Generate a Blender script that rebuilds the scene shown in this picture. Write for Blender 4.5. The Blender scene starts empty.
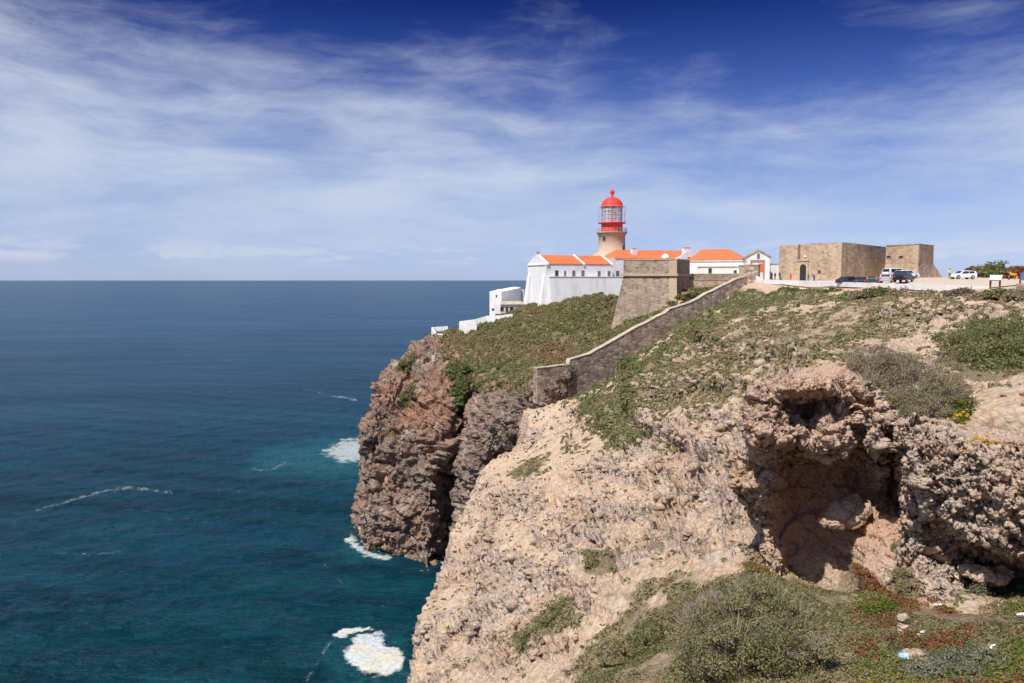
import bpy, bmesh, math, random
import numpy as np
from mathutils import Vector, Matrix
R = math.radians
random.seed(7)
rng = np.random.default_rng(11)
scene = bpy.context.scene
C = scene.collection

# ------------------------------------------------------------------ camera, sky, sun, exposure
W_, H_, F_ = 1024, 683, 796.0
CAM_Z, PITCH = 62.0, math.atan(61.2 / 796.0)
cd = bpy.data.cameras.new('camera'); cam = bpy.data.objects.new('camera', cd); C.objects.link(cam)
cam.location = (0, 0, CAM_Z); cam.rotation_euler = (math.pi / 2 - PITCH, 0, 0)
cd.sensor_width = 36.0; cd.lens = 36.0 * F_ / W_; cd.clip_start = 0.5; cd.clip_end = 300000
scene.camera = cam
scene.view_settings.view_transform = 'Standard'; scene.view_settings.look = 'None'
scene.view_settings.gamma = 1.0; scene.view_settings.use_curve_mapping = False
scene.view_settings.exposure = 0.25
scene.render.engine = 'CYCLES'
scene.cycles.use_denoising = True
scene.cycles.max_bounces = 6; scene.cycles.diffuse_bounces = 4; scene.cycles.transparent_max_bounces = 8
scene.cycles.sample_clamp_indirect = 6.0

SUN_EL = R(56); SH = Vector((-0.63, -0.777, 0)).normalized()      # horizontal direction towards the sun
SDIR = (SH * math.cos(SUN_EL) + Vector((0, 0, math.sin(SUN_EL)))).normalized()
sd = bpy.data.lights.new('sun', 'SUN'); sun = bpy.data.objects.new('sun', sd); C.objects.link(sun)
sd.energy = 4.4; sd.angle = R(0.53); sd.color = (1.0, 0.955, 0.88)
sun.rotation_euler = SDIR.to_track_quat('Z', 'Y').to_euler(); sun.location = (-80, -60, 160)

def N(nt, typ, **kw):
    n = nt.nodes.new(typ)
    for k, v in kw.items():
        if k.startswith('i_'):
            key = k[2:]
            key = int(key) if key.isdigit() else key.replace('_', ' ')
            n.inputs[key].default_value = v
        else: setattr(n, k, v)
    return n
def L(nt, a, b): nt.links.new(a, b)
def math_n(nt, op, a, b=None, clamp=False):
    n = nt.nodes.new('ShaderNodeMath'); n.operation = op; n.use_clamp = clamp
    for i, v in enumerate((a, b)):
        if v is None: continue
        if hasattr(v, 'is_linked'): nt.links.new(v, n.inputs[i])
        else: n.inputs[i].default_value = v
    return n.outputs[0]
def ramp(nt, src, stops, interp='LINEAR'):
    n = nt.nodes.new('ShaderNodeValToRGB'); n.color_ramp.interpolation = interp
    e = n.color_ramp.elements
    while len(e) < len(stops): e.new(0.5)
    for el, (p, c) in zip(e, stops):
        el.position = p; el.color = (c[0], c[1], c[2], 1) if hasattr(c, '__len__') else (c, c, c, 1)
    nt.links.new(src, n.inputs[0]); return n.outputs[0]
def mixc(nt, fac, a, b, mode='MIX'):
    n = nt.nodes.new('ShaderNodeMix'); n.data_type = 'RGBA'; n.blend_type = mode
    for i, v in ((0, fac), (6, a), (7, b)):
        if hasattr(v, 'is_linked'): nt.links.new(v, n.inputs[i])
        elif i == 0: n.inputs[0].default_value = v
        else: n.inputs[i].default_value = (v[0], v[1], v[2], 1) if hasattr(v, '__len__') else (v, v, v, 1)
    return n.outputs[2]
def noise(nt, vec, scale, detail=4, rough=0.55, dist=0.0, col=False):
    n = N(nt, 'ShaderNodeTexNoise'); n.inputs['Scale'].default_value = scale
    n.inputs['Detail'].default_value = detail; n.inputs['Roughness'].default_value = rough
    n.inputs['Distortion'].default_value = dist
    if vec is not None: L(nt, vec, n.inputs['Vector'])
    return n.outputs['Color' if col else 'Fac']
def mapping(nt, vec, scale=(1, 1, 1), rot=(0, 0, 0), loc=(0, 0, 0)):
    n = N(nt, 'ShaderNodeMapping'); n.inputs['Scale'].default_value = scale
    n.inputs['Rotation'].default_value = rot; n.inputs['Location'].default_value = loc
    L(nt, vec, n.inputs['Vector']); return n.outputs[0]

def make_world():
    w = bpy.data.worlds.new('World'); scene.world = w; w.use_nodes = True
    nt = w.node_tree; nt.nodes.clear()
    out = N(nt, 'ShaderNodeOutputWorld'); bg = N(nt, 'ShaderNodeBackground'); L(nt, bg.outputs[0], out.inputs[0])
    bg.inputs['Strength'].default_value = 0.14
    sky = N(nt, 'ShaderNodeTexSky'); sky.sky_type = 'NISHITA'; sky.sun_disc = False
    sky.sun_elevation = SUN_EL; sky.sun_rotation = math.atan2(SH.x, SH.y)
    sky.altitude = 60; sky.air_density = 1.0; sky.dust_density = 0.6; sky.ozone_density = 3.0
    tc = N(nt, 'ShaderNodeTexCoord'); d = tc.outputs['Generated']
    sep = N(nt, 'ShaderNodeSeparateXYZ'); L(nt, d, sep.inputs[0]); z = sep.outputs[2]
    # clear air: pale at the horizon, deep blue higher up (a polarised sky); unseen part overhead brightened as fill light
    k = 1 / 3.92
    T = [(0.0, (1.16, 1.42, 2.35)), (0.02, (0.96, 1.14, 2.0)), (0.05, (.93, 1.0, 1.60)), (0.10, (.90, .92, 1.34)), (0.17, (.60, .69, 1.15)), (0.235, (.31, .40, .90)),
         (0.28, (.15, .25, .70)), (0.335, (.025, .085, .42)), (0.42, (.10, .16, .50)), (0.62, (1.7, 1.75, 1.9)), (1.0, (1.95, 1.95, 1.95))]
    tint = ramp(nt, z, [(p_, tuple(c * k for c in q_)) for p_, q_ in T])
    base = mixc(nt, 1.0, sky.outputs[0], tint, 'MULTIPLY')
    vs = N(nt, 'ShaderNodeVectorMath', operation='SCALE'); L(nt, base, vs.inputs[0]); vs.inputs['Scale'].default_value = 2.0; base = vs.outputs[0]
    # thin high cloud: broad veil plus feathery streaks
    wv = noise(nt, mapping(nt, d, (2.2, 2.2, 3.5)), 1.0, 4, 0.55, 0.0, True)
    dw = mixc(nt, 0.10, d, wv, 'ADD')
    big = noise(nt, mapping(nt, dw, (2.0, 2.0, 5.0), (0, R(8), 0), (5.2, 1.7, 0.6)), 1.0, 3, 0.5, 0.2)
    w1 = noise(nt, mapping(nt, dw, (2.6, 2.6, 13), (0, R(24), 0), (0.4, 5.2, 0.2)), 1.5, 9, 0.62, 0.25)
    w2 = noise(nt, mapping(nt, dw, (4.0, 4.0, 12), (0, R(-32), 0), (9, 2, 1)), 1.8, 9, 0.66, 0.3)
    s = math_n(nt, 'ADD', math_n(nt, 'MULTIPLY', big, 0.9), math_n(nt, 'ADD', math_n(nt, 'MULTIPLY', w1, 0.62), math_n(nt, 'MULTIPLY', w2, 0.42)))
    az = math_n(nt, 'DIVIDE', sep.outputs[0], math_n(nt, 'MAXIMUM', math_n(nt, 'ABSOLUTE', sep.outputs[1]), 0.25))
    top = math_n(nt, 'MAXIMUM', math_n(nt, 'SUBTRACT', math_n(nt, 'ADD', z, math_n(nt, 'MULTIPLY', az, 0.05)), 0.19), 0.0)
    s = math_n(nt, 'SUBTRACT', s, math_n(nt, 'MULTIPLY', math_n(nt, 'MINIMUM', top, 0.2), 2.3))
    low = math_n(nt, 'MAXIMUM', math_n(nt, 'SUBTRACT', 0.09, z), 0.0)
    s = math_n(nt, 'SUBTRACT', s, math_n(nt, 'MULTIPLY', low, 2.2))
    cl = N(nt, 'ShaderNodeMapRange'); cl.interpolation_type = 'SMOOTHSTEP'; L(nt, s, cl.inputs[0])
    cl.inputs[1].default_value = 0.63; cl.inputs[2].default_value = 1.30
    cl.inputs[3].default_value = 0.0; cl.inputs[4].default_value = 0.92
    cr = N(nt, 'ShaderNodeMix', data_type='RGBA')
    cr.inputs[6].default_value = (3.05, 3.6, 4.75, 1); cr.inputs[7].default_value = (4.15, 4.5, 5.15, 1)
    L(nt, math_n(nt, 'MULTIPLY', z, 5.0, True), cr.inputs[0])
    col = mixc(nt, cl.outputs[0], base, cr.outputs[2])
    # low cumulus just over the horizon
    cu = noise(nt, mapping(nt, d, (11, 11, 46), (0, 0, 0), (2.3, 0.4, 0)), 1.0, 6, 0.6, 0.3)
    band = ramp(nt, z, [(0.0, 0.0), (0.018, 0.0), (0.026, 1.0), (0.042, 0.6), (0.055, 0.0)])
    cuf = N(nt, 'ShaderNodeMapRange'); cuf.interpolation_type = 'SMOOTHSTEP'; L(nt, cu, cuf.inputs[0])
    cuf.inputs[1].default_value = 0.47; cuf.inputs[2].default_value = 0.60; cuf.inputs[4].default_value = 0.6
    col = mixc(nt, math_n(nt, 'MULTIPLY', cuf.outputs[0], band), col, (4.0, 4.2, 4.8))
    L(nt, col, bg.inputs['Color'])
make_world()

# ------------------------------------------------------------------ helpers
CP, SP = math.cos(PITCH), math.sin(PITCH)
def P(px, py, d):
    """world point seen at photo position (px, py) whose distance along +Y is d"""
    cx, cy = (px - 512) / F_, (341.5 - py) / F_
    dy = CP + cy * SP; dz = -SP + cy * CP
    return np.array((cx / dy * d, d, CAM_Z + dz / dy * d))
def Wt(px, py, z=0.0):
    cx, cy = (px - 512) / F_, (341.5 - py) / F_
    dy = CP + cy * SP; dz = -SP + cy * CP
    d = (z - CAM_Z) / (dz / dy)
    return np.array((cx / dy * d, d, z))
def proj(x, y, z):
    zz = z - CAM_Z
    dep = y * CP - zz * SP; up = y * SP + zz * CP
    dep = np.where(dep < 0.5, 0.5, dep)
    return 512 + F_ * x / dep, 341.5 - F_ * up / dep
def XY(px, d): return np.array(((px - 512) / F_ * d * CP, d))
def Z(py, d): return P(512, py, d)[2]

def sm(a, b, x):
    t = np.clip((x - a) / (b - a), 0, 1); return t * t * (3 - 2 * t)
def hsh(ix, iy, iz, s=0):
    h = (ix.astype(np.uint32) * np.uint32(374761393) + iy.astype(np.uint32) * np.uint32(668265263) +
         iz.astype(np.uint32) * np.uint32(2147483647) + np.uint32(s * 974634777 & 0xffffffff))
    h = (h ^ (h >> np.uint32(13))) * np.uint32(1274126177)
    h = (h ^ (h >> np.uint32(15))) * np.uint32(2246822519)
    return (h ^ (h >> np.uint32(16)))
def u01(h): return (h & np.uint32(0xffffff)).astype(np.float32) / 16777216.0
def vnoise(p, s=0):
    """value noise -1..1 at p (n,3)"""
    i = np.floor(p).astype(np.int64); f = (p - i).astype(np.float32); f = f * f * f * (f * (f * 6 - 15) + 10)
    r = 0
    for a in (0, 1):
        for b in (0, 1):
            for c in (0, 1):
                w = (f[:, 0] if a else 1 - f[:, 0]) * (f[:, 1] if b else 1 - f[:, 1]) * (f[:, 2] if c else 1 - f[:, 2])
                r = r + w * u01(hsh(i[:, 0] + a, i[:, 1] + b, i[:, 2] + c, s))
    return r * 2 - 1
def fbm(p, o=4, s=0, g=0.5):
    r = 0; a = 1.0; t = 0
    for k in range(o):
        r = r + a * vnoise(p * (2.03 ** k) + 17.3 * k, s + k); t += a; a *= g
    return r / t * 1.5
def ridge(p, o=4, s=0):
    r = 0; a = 1.0; t = 0
    for k in range(o):
        r = r + a * (1 - 2 * np.abs(vnoise(p * (2.1 ** k) + 9.1 * k, s + k))); t += a; a *= 0.5
    return r / t
def worley(p, s=0):
    """F1, F2 and the cell's random value"""
    i = np.floor(p).astype(np.int64); f = (p - i).astype(np.float32)
    f1 = np.full(len(p), 9, np.float32); f2 = f1.copy(); cid = np.zeros(len(p), np.float32)
    for a in (-1, 0, 1):
        for b in (-1, 0, 1):
            for c in (-1, 0, 1):
                h = hsh(i[:, 0] + a, i[:, 1] + b, i[:, 2] + c, s)
                hx = u01(h); hy = u01(h * np.uint32(1597334677)); hz = u01(h * np.uint32(3812015801) ^ (h >> np.uint32(7)))
                d = (a + hx - f[:, 0]) ** 2 + (b + hy - f[:, 1]) ** 2 + (c + hz - f[:, 2]) ** 2
                m = d < f1
                f2 = np.where(m, f1, np.minimum(f2, d)); cid = np.where(m, hx, cid); f1 = np.where(m, d, f1)
    return np.sqrt(f1), np.sqrt(f2), cid

def facets(p, s=0, tilt=0.8, off=0.5):
    """broken blocks: every cell is a tilted plane with an offset of its own"""
    i = np.floor(p).astype(np.int64); f = (p - i).astype(np.float32)
    f1 = np.full(len(p), 9, np.float32); f2 = f1.copy(); out = np.zeros(len(p), np.float32)
    for a in (-1, 0, 1):
        for b in (-1, 0, 1):
            for c in (-1, 0, 1):
                h = hsh(i[:, 0] + a, i[:, 1] + b, i[:, 2] + c, s)
                hx = u01(h); hy = u01(h * np.uint32(1597334677)); hz = u01(h * np.uint32(3812015801) ^ (h >> np.uint32(7)))
                rx = f[:, 0] - a - hx; ry = f[:, 1] - b - hy; rz = f[:, 2] - c - hz
                d = rx * rx + ry * ry + rz * rz; m = d < f1
                tx = u01(h ^ np.uint32(0x9e3779b9)) * 2 - 1; ty = u01((h ^ np.uint32(0x51ed27)) * np.uint32(2654435761)) * 2 - 1; tz = u01((h ^ np.uint32(0x1234567)) * np.uint32(2246822519)) * 2 - 1
                v = tilt * (rx * tx + ry * ty + rz * tz) + off * (hz - 0.5)
                f2 = np.where(m, f1, np.minimum(f2, d)); out = np.where(m, v, out); f1 = np.where(m, d, f1)
    e = np.sqrt(f2) - np.sqrt(f1)
    return out, e

def tag(o, label=None, cat=None, group=None, kind=None):
    if label: o['label'] = label
    if cat: o['category'] = cat
    if group: o['group'] = group
    if kind: o['kind'] = kind
    return o
def empty(name, loc, label, cat, group=None, rz=0):
    o = bpy.data.objects.new(name, None); C.objects.link(o); o.location = loc; o.rotation_euler = (0, 0, rz)
    o.empty_display_size = 0.3
    return tag(o, label, cat, group)
def mesh_np(name, V, Fq, mat, attrs=None, smooth=False, parent=None):
    V = np.asarray(V, np.float32); Fq = np.asarray(Fq, np.int32); k = Fq.shape[1]
    me = bpy.data.meshes.new(name)
    me.vertices.add(len(V)); me.vertices.foreach_set('co', V.ravel())
    me.loops.add(Fq.size); me.loops.foreach_set('vertex_index', Fq.ravel())
    me.polygons.add(len(Fq)); me.polygons.foreach_set('loop_start', np.arange(0, Fq.size, k, dtype=np.int32))
    me.update(calc_edges=True)
    if smooth: me.polygons.foreach_set('use_smooth', np.ones(len(Fq), bool))
    for an, av in (attrs or {}).items():
        av = np.asarray(av, np.float32)
        at = me.attributes.new(an, 'FLOAT', 'POINT' if len(av) == len(V) else 'FACE')
        at.data.foreach_set('value', av)
    me.materials.append(mat)
    o = bpy.data.objects.new(name, me); C.objects.link(o)
    if parent: o.parent = parent
    return o
def grid_faces(nu, nv):
    a = np.arange(nu * nv).reshape(nu, nv)
    return np.stack([a[:-1, :-1], a[1:, :-1], a[1:, 1:], a[:-1, 1:]], -1).reshape(-1, 4)
def grid_normals(G):
    du = np.gradient(G, axis=0); dv = np.gradient(G, axis=1)
    n = np.cross(du, dv); return n / (np.linalg.norm(n, axis=-1, keepdims=True) + 1e-9)
def catmull(Pt, t):
    """Pt (n, m, 3) sampled along axis 0 at t in 0..n-1"""
    n = len(Pt); i = np.clip(np.floor(t).astype(int), 0, n - 2); f = (t - i)
    f = f.reshape((-1,) + (1,) * (Pt.ndim - 1))
    g = lambda k: Pt[np.clip(k, 0, n - 1)]
    p0, p1, p2, p3 = g(i - 1), g(i), g(i + 1), g(i + 2)
    c = 0.5 * ((2 * p1) + (-p0 + p2) * f + (2 * p0 - 5 * p1 + 4 * p2 - p3) * f ** 2 + (-p0 + 3 * p1 - 3 * p2 + p3) * f ** 3)
    lin = p1 + (p2 - p1) * f
    return 0.65 * c + 0.35 * lin
def second_pass(G, amp, f, seed, sign=1.0):
    """finer breakage along the true normals of the already displaced surface"""
    n = grid_normals(G) * sign; p = G.reshape(-1, 3)
    a, e = facets(p * f, seed, 0.9, 0.5); b, e2 = facets(p * f * 2.4, seed + 1, 1.0, 0.5)
    d = a - 0.25 * (1 - sm(0, .12, e)) + 0.45 * b + 0.5 * fbm(p * f * 1.5, 4, seed + 2)
    return G + n * (d.reshape(G.shape[:2]) * amp)[..., None]
class TPS:
    def __init__(s, pts, reg=0.0):
        pts = np.array(pts, float); s.c = pts[:, :2]; n = len(pts)
        K = s.k(s.c, s.c) + reg * np.eye(n)
        Pm = np.c_[np.ones(n), s.c]; A = np.zeros((n + 3, n + 3)); A[:n, :n] = K; A[:n, n:] = Pm; A[n:, :n] = Pm.T
        s.w = np.linalg.solve(A, np.r_[pts[:, 2], 0, 0, 0])
    def k(s, a, b):
        d2 = ((a[:, None, :] - b[None]) ** 2).sum(-1); return 0.5 * d2 * np.log(d2 + 1e-9)
    def __call__(s, x, y):
        q = np.stack([np.ravel(x), np.ravel(y)], -1).astype(float); out = np.empty(len(q)); n = len(s.c)
        for i in range(0, len(q), 40000):
            b = q[i:i + 40000]; out[i:i + 40000] = s.k(b, s.c) @ s.w[:n] + s.w[n] + b @ s.w[n + 1:]
        return out.reshape(np.shape(x))
def inpoly(x, y, poly):
    r = np.zeros(x.shape, bool); n = len(poly)
    for i in range(n):
        x1, y1 = poly[i]; x2, y2 = poly[(i + 1) % n]
        if y1 == y2: continue
        r ^= ((y1 > y) != (y2 > y)) & (x < (x2 - x1) * (y - y1) / (y2 - y1) + x1)
    return r
def seg_dist(x, y, pts, closed=False):
    d = np.full(x.shape, 1e9); n = len(pts)
    for i in range(n if closed else n - 1):
        ax, ay = pts[i]; bx, by = pts[(i + 1) % n]; vx, vy = bx - ax, by - ay
        t = np.clip(((x - ax) * vx + (y - ay) * vy) / (vx * vx + vy * vy + 1e-9), 0, 1)
        d = np.minimum(d, np.hypot(x - ax - t * vx, y - ay - t * vy))
    return d
def sdist(x, y, poly):           # positive inside
    d = seg_dist(x, y, poly, True); return np.where(inpoly(x, y, poly), d, -d)

# ------------------------------------------------------------------ materials
MATS = {}
def newmat(name):
    m = bpy.data.materials.new(name); m.use_nodes = True; nt = m.node_tree
    b = nt.nodes['Principled BSDF']; b.inputs['Roughness'].default_value = 0.9
    if 'Specular IOR Level' in b.inputs: b.inputs['Specular IOR Level'].default_value = 0.3
    MATS[name] = m; return m, nt, b
def bump(nt, b, h, strength=0.5, dist=0.1, prev=None):
    n = N(nt, 'ShaderNodeBump'); n.inputs['Strength'].default_value = strength; n.inputs['Distance'].default_value = dist
    L(nt, h, n.inputs['Height'])
    if prev is not None: L(nt, prev, n.inputs['Normal'])
    L(nt, n.outputs[0], b.inputs['Normal']); return n.outputs[0]
def objco(nt): return N(nt, 'ShaderNodeTexCoord').outputs['Object']
def attr(nt, name):
    a = N(nt, 'ShaderNodeAttribute'); a.attribute_name = name; return a.outputs['Fac']
def plain(name, col, rough=0.8, var=0.12, scale=2.0, metal=0.0, spec=0.3, bmp=0.0):
    m, nt, b = newmat(name); v = objco(nt)
    f = noise(nt, v, scale, 5, 0.6)
    lo = [c * (1 - var) for c in col]; hi = [min(1, c * (1 + var)) for c in col]
    L(nt, ramp(nt, f, [(0.3, lo), (0.7, hi)]), b.inputs['Base Color'])
    b.inputs['Roughness'].default_value = rough; b.inputs['Metallic'].default_value = metal
    b.inputs['Specular IOR Level'].default_value = spec
    if bmp: bump(nt, b, noise(nt, v, scale * 6, 4), bmp, 0.05)
    return m

def ground_material(name, sand, pale, rock, dark, iron, scl=1.0, rockbias=0.0):
    """sandy limestone ground: attributes veg (plant litter), rk (how much bare rock), grey (a darker grey mixed in over an outlined region)"""
    m, nt, b = newmat(name); v = objco(nt)
    n1 = noise(nt, v, 0.11 * scl, 5, 0.6, 0.4); n2 = noise(nt, v, 0.9 * scl, 7, 0.65, 0.3); n3 = noise(nt, v, 5.0 * scl, 6, 0.7)
    rk = attr(nt, 'rk'); veg = attr(nt, 'veg')
    sandc = mixc(nt, ramp(nt, n2, [(0.35, 0.0), (0.65, 1.0)]), sand, pale)
    rk2 = math_n(nt, 'ADD', rk, math_n(nt, 'MULTIPLY', math_n(nt, 'SUBTRACT', n2, 0.5), 1.6), False)
    rockc = mixc(nt, ramp(nt, n3, [(0.36, 0.0), (0.62, 1.0)]), dark, rock)
    rockc = mixc(nt, ramp(nt, n1, [(0.45, 0.0), (0.62, 0.75)]), rockc, iron)
    col = mixc(nt, ramp(nt, rk2, [(0.42 - rockbias, 0.0), (0.62 - rockbias, 1.0)]), sandc, rockc)
    # speckle of small stones and their gaps
    vo = N(nt, 'ShaderNodeTexVoronoi'); vo.inputs['Scale'].default_value = 3.2 * scl; L(nt, v, vo.inputs['Vector'])
    sp = ramp(nt, vo.outputs['Distance'], [(0.0, 1.14), (0.45, 1.0), (0.75, 0.68)])
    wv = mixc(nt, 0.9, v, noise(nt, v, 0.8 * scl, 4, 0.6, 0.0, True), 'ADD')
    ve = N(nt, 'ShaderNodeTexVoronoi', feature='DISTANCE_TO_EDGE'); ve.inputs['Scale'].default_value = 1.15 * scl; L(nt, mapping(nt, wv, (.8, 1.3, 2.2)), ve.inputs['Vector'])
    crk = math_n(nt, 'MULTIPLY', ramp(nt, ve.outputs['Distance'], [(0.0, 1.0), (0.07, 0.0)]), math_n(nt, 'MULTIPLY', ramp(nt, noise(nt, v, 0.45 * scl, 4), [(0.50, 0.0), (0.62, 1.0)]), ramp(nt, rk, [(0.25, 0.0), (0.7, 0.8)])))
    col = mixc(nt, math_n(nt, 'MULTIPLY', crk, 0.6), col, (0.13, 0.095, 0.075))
    col = mixc(nt, 0.8, col, sp, 'MULTIPLY')
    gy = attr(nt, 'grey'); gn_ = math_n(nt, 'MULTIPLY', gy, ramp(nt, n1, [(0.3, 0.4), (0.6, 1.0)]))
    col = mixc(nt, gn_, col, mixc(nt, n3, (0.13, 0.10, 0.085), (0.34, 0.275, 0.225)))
    pl = noise(nt, v, 0.35 * scl, 6, 0.6, 0.5)
    col = mixc(nt, ramp(nt, pl, [(0.56, 0.0), (0.66, 0.55)]), col, (0.62, 0.50, 0.40))
    col = mixc(nt, math_n(nt, 'MULTIPLY', ramp(nt, pl, [(0.34, 0.6), (0.42, 0.0)]), ramp(nt, rk, [(0.1, 0.2), (0.5, 1.0)])), col, iron)
    col = mixc(nt, math_n(nt, 'MULTIPLY', attr(nt, 'iron'), ramp(nt, n2, [(.3, .5), (.6, 1.0)])), col, mixc(nt, n3, (.44, .25, .165), (.62, .41, .29)))
    vegc = mixc(nt, n3, (0.085, 0.085, 0.035), (0.17, 0.135, 0.07))
    vegc = mixc(nt, ramp(nt, noise(nt, v, 0.5, 4), [(0.56, 0.0), (0.66, 0.8)]), vegc, (0.15, 0.065, 0.03))
    vf = math_n(nt, 'ADD', veg, math_n(nt, 'MULTIPLY', math_n(nt, 'SUBTRACT', n2, 0.5), 1.3))
    col = mixc(nt, ramp(nt, vf, [(0.45, 0.0), (0.8, 0.72)]), col, vegc)
    L(nt, col, b.inputs['Base Color'])
    h = math_n(nt, 'ADD', math_n(nt, 'MULTIPLY', n2, 0.6), math_n(nt, 'MULTIPLY', n3, 0.25))
    h = math_n(nt, 'SUBTRACT', h, math_n(nt, 'MULTIPLY', vo.outputs['Distance'], 0.18))
    h = math_n(nt, 'SUBTRACT', h, math_n(nt, 'MULTIPLY', crk, 0.22))
    bump(nt, b, h, 1.0, 0.6 / scl)
    b.inputs['Roughness'].default_value = 0.95; b.inputs['Specular IOR Level'].default_value = 0.15
    return m
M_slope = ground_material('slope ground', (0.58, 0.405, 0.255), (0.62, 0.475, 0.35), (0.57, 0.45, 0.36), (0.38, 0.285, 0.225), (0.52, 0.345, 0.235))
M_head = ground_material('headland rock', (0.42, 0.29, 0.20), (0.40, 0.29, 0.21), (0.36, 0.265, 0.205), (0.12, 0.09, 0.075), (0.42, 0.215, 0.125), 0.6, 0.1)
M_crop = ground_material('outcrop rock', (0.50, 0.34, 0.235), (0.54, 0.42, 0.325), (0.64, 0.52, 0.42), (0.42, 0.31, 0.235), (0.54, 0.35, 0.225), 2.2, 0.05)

def masonry(name, c1, c2, mortar, scale=2.2, stain=0.35):
    m, nt, b = newmat(name); v = objco(nt)
    vm = mapping(nt, v, (1, 1, 1.7))
    vo = N(nt, 'ShaderNodeTexVoronoi'); vo.inputs['Scale'].default_value = scale; L(nt, vm, vo.inputs['Vector'])
    ve = N(nt, 'ShaderNodeTexVoronoi', feature='DISTANCE_TO_EDGE'); ve.inputs['Scale'].default_value = scale; L(nt, vm, ve.inputs['Vector'])
    sepc = N(nt, 'ShaderNodeSeparateColor'); L(nt, vo.outputs['Color'], sepc.inputs[0])
    col = mixc(nt, sepc.outputs[0], c1, c2)
    col = mixc(nt, ramp(nt, ve.outputs['Distance'], [(0.02, 1.0), (0.09, 0.0)]), col, mortar)
    st = noise(nt, mapping(nt, v, (0.35, 0.35, 0.12)), 1.0, 5, 0.6)
    col = mixc(nt, ramp(nt, st, [(0.42, 0.0), (0.68, stain)]), col, (0.10, 0.075, 0.06))
    L(nt, col, b.inputs['Base Color'])
    bump(nt, b, ve.outputs['Distance'], 0.6, 0.12)
    return m
M_fort = masonry('fort stone', (0.36, 0.255, 0.17), (0.60, 0.455, 0.315), (0.50, 0.385, 0.275), 1.1, 0.35)
M_bast = masonry('bastion stone', (0.22, 0.155, 0.11), (0.45, 0.35, 0.26), (0.40, 0.31, 0.23), 1.1, 0.45)
M_wall = masonry('dark rubble stone', (0.20, 0.14, 0.11), (0.60, 0.465, 0.36), (0.28, 0.21, 0.165), 0.95, 0.4)
M_quoin = masonry('pale quoin stone', (0.50, 0.38, 0.24), (0.56, 0.43, 0.29), (0.42, 0.32, 0.22), 1.2, 0.12)
M_cap = plain('coping stone', (0.46, 0.37, 0.275), 0.9, 0.35, .9, bmp=.6)
M_tower = masonry('tower stone', (0.50, 0.35, 0.25), (0.56, 0.42, 0.31), (0.52, 0.39, 0.29), 0.9, 0.1)
def white_wash(name, base=(0.80, 0.79, 0.78)):
    m, nt, b = newmat(name); v = objco(nt)
    st = noise(nt, mapping(nt, v, (0.5, 0.5, 0.14)), 1.3, 6, 0.65)
    col = mixc(nt, ramp(nt, st, [(0.46, 0.0), (0.74, 0.6)]), base, (0.52, 0.48, 0.43))
    L(nt, col, b.inputs['Base Color']); bump(nt, b, noise(nt, v, 3.0, 5), 0.25, 0.08)
    return m
M_white = white_wash('whitewash')
def roof_mat():
    m, nt, b = newmat('orange roof tiles'); v = objco(nt)
    w = N(nt, 'ShaderNodeTexWave', wave_type='BANDS', bands_direction='X'); w.inputs['Scale'].default_value = 1.1; L(nt, v, w.inputs['Vector'])
    n = noise(nt, v, 1.4, 5, 0.65)
    col = mixc(nt, n, (0.74, 0.16, 0.05), (0.88, 0.27, 0.11))
    L(nt, col, b.inputs['Base Color']); st = noise(nt, mapping(nt, v, (.25, .25, .5)), 1.0, 6, .7)
    col = mixc(nt, ramp(nt, st, [(.5, 0.0), (.72, .6)]), col, (.42, .16, .08)); L(nt, mixc(nt, .25, col, ramp(nt, w.outputs['Fac'], [(0, .55), (1, 1.1)]), 'MULTIPLY'), b.inputs['Base Color'])
    bump(nt, b, w.outputs['Fac'], 0.8, 0.15); return m
M_roof = roof_mat()
M_red = plain('red paint', (0.76, 0.05, 0.03), 0.65, 0.08, 3, spec=0.5)
M_dark = plain('dark opening', (0.035, 0.03, 0.032), 0.4, 0.2, 2)
M_shutter = plain('grey shutter', (0.16, 0.13, 0.13), 0.6, 0.2, 2)
M_trim = plain('grey stone trim', (0.33, 0.26, 0.21), 0.9, 0.15, 2)
M_iron = plain('grey painted iron', (0.52, 0.42, 0.44), 0.5, 0.1, 3)
M_orange = plain('orange door paint', (0.80, 0.16, 0.06), 0.5, 0.05, 2)
M_wood = plain('brown weathered wood', (0.20, 0.07, 0.04), 0.8, 0.2, 6)
M_board = plain('white board', (0.82, 0.80, 0.78), 0.4, 0.03, 2)
M_blue = plain('blue sign face', (0.08, 0.22, 0.55), 0.4, 0.15, 3)
M_yellow = plain('yellow paint', (0.80, 0.42, 0.03), 0.4, 0.08, 3, spec=0.5)
M_rubber = plain('black rubber', (0.02, 0.02, 0.02), 0.8, 0.1, 5)
M_chrome = plain('bright rim', (0.5, 0.5, 0.5), 0.35, 0.05, 5, metal=0.7)
M_carglass = plain('car window glass', (0.02, 0.03, 0.035), 0.08, 0.1, 2, spec=0.8)
M_tail = plain('red tail lamp', (0.65, 0.02, 0.02), 0.3, 0.05, 3, spec=0.6)
M_head_l = plain('clear head lamp', (0.75, 0.75, 0.72), 0.2, 0.05, 3, spec=0.8)
M_skin = plain('skin', (0.50, 0.28, 0.19), 0.6, 0.05, 5)
M_hair = plain('dark hair', (0.04, 0.025, 0.018), 0.7, 0.1, 8)
M_twig = plain('dry twigs', (0.28, 0.22, 0.17), 0.9, 0.25, 5)
M_stem = plain('bark', (0.13, 0.085, 0.055), 0.9, 0.2, 6)

def lantern_glass():
    m, nt, b = newmat('lantern glass')
    b.inputs['Base Color'].default_value = (0.85, 0.88, 0.9, 1); b.inputs['Roughness'].default_value = 0.05
    b.inputs['Transmission Weight'].default_value = 0.6; b.inputs['IOR'].default_value = 1.1; return m
M_glass = lantern_glass()

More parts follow.
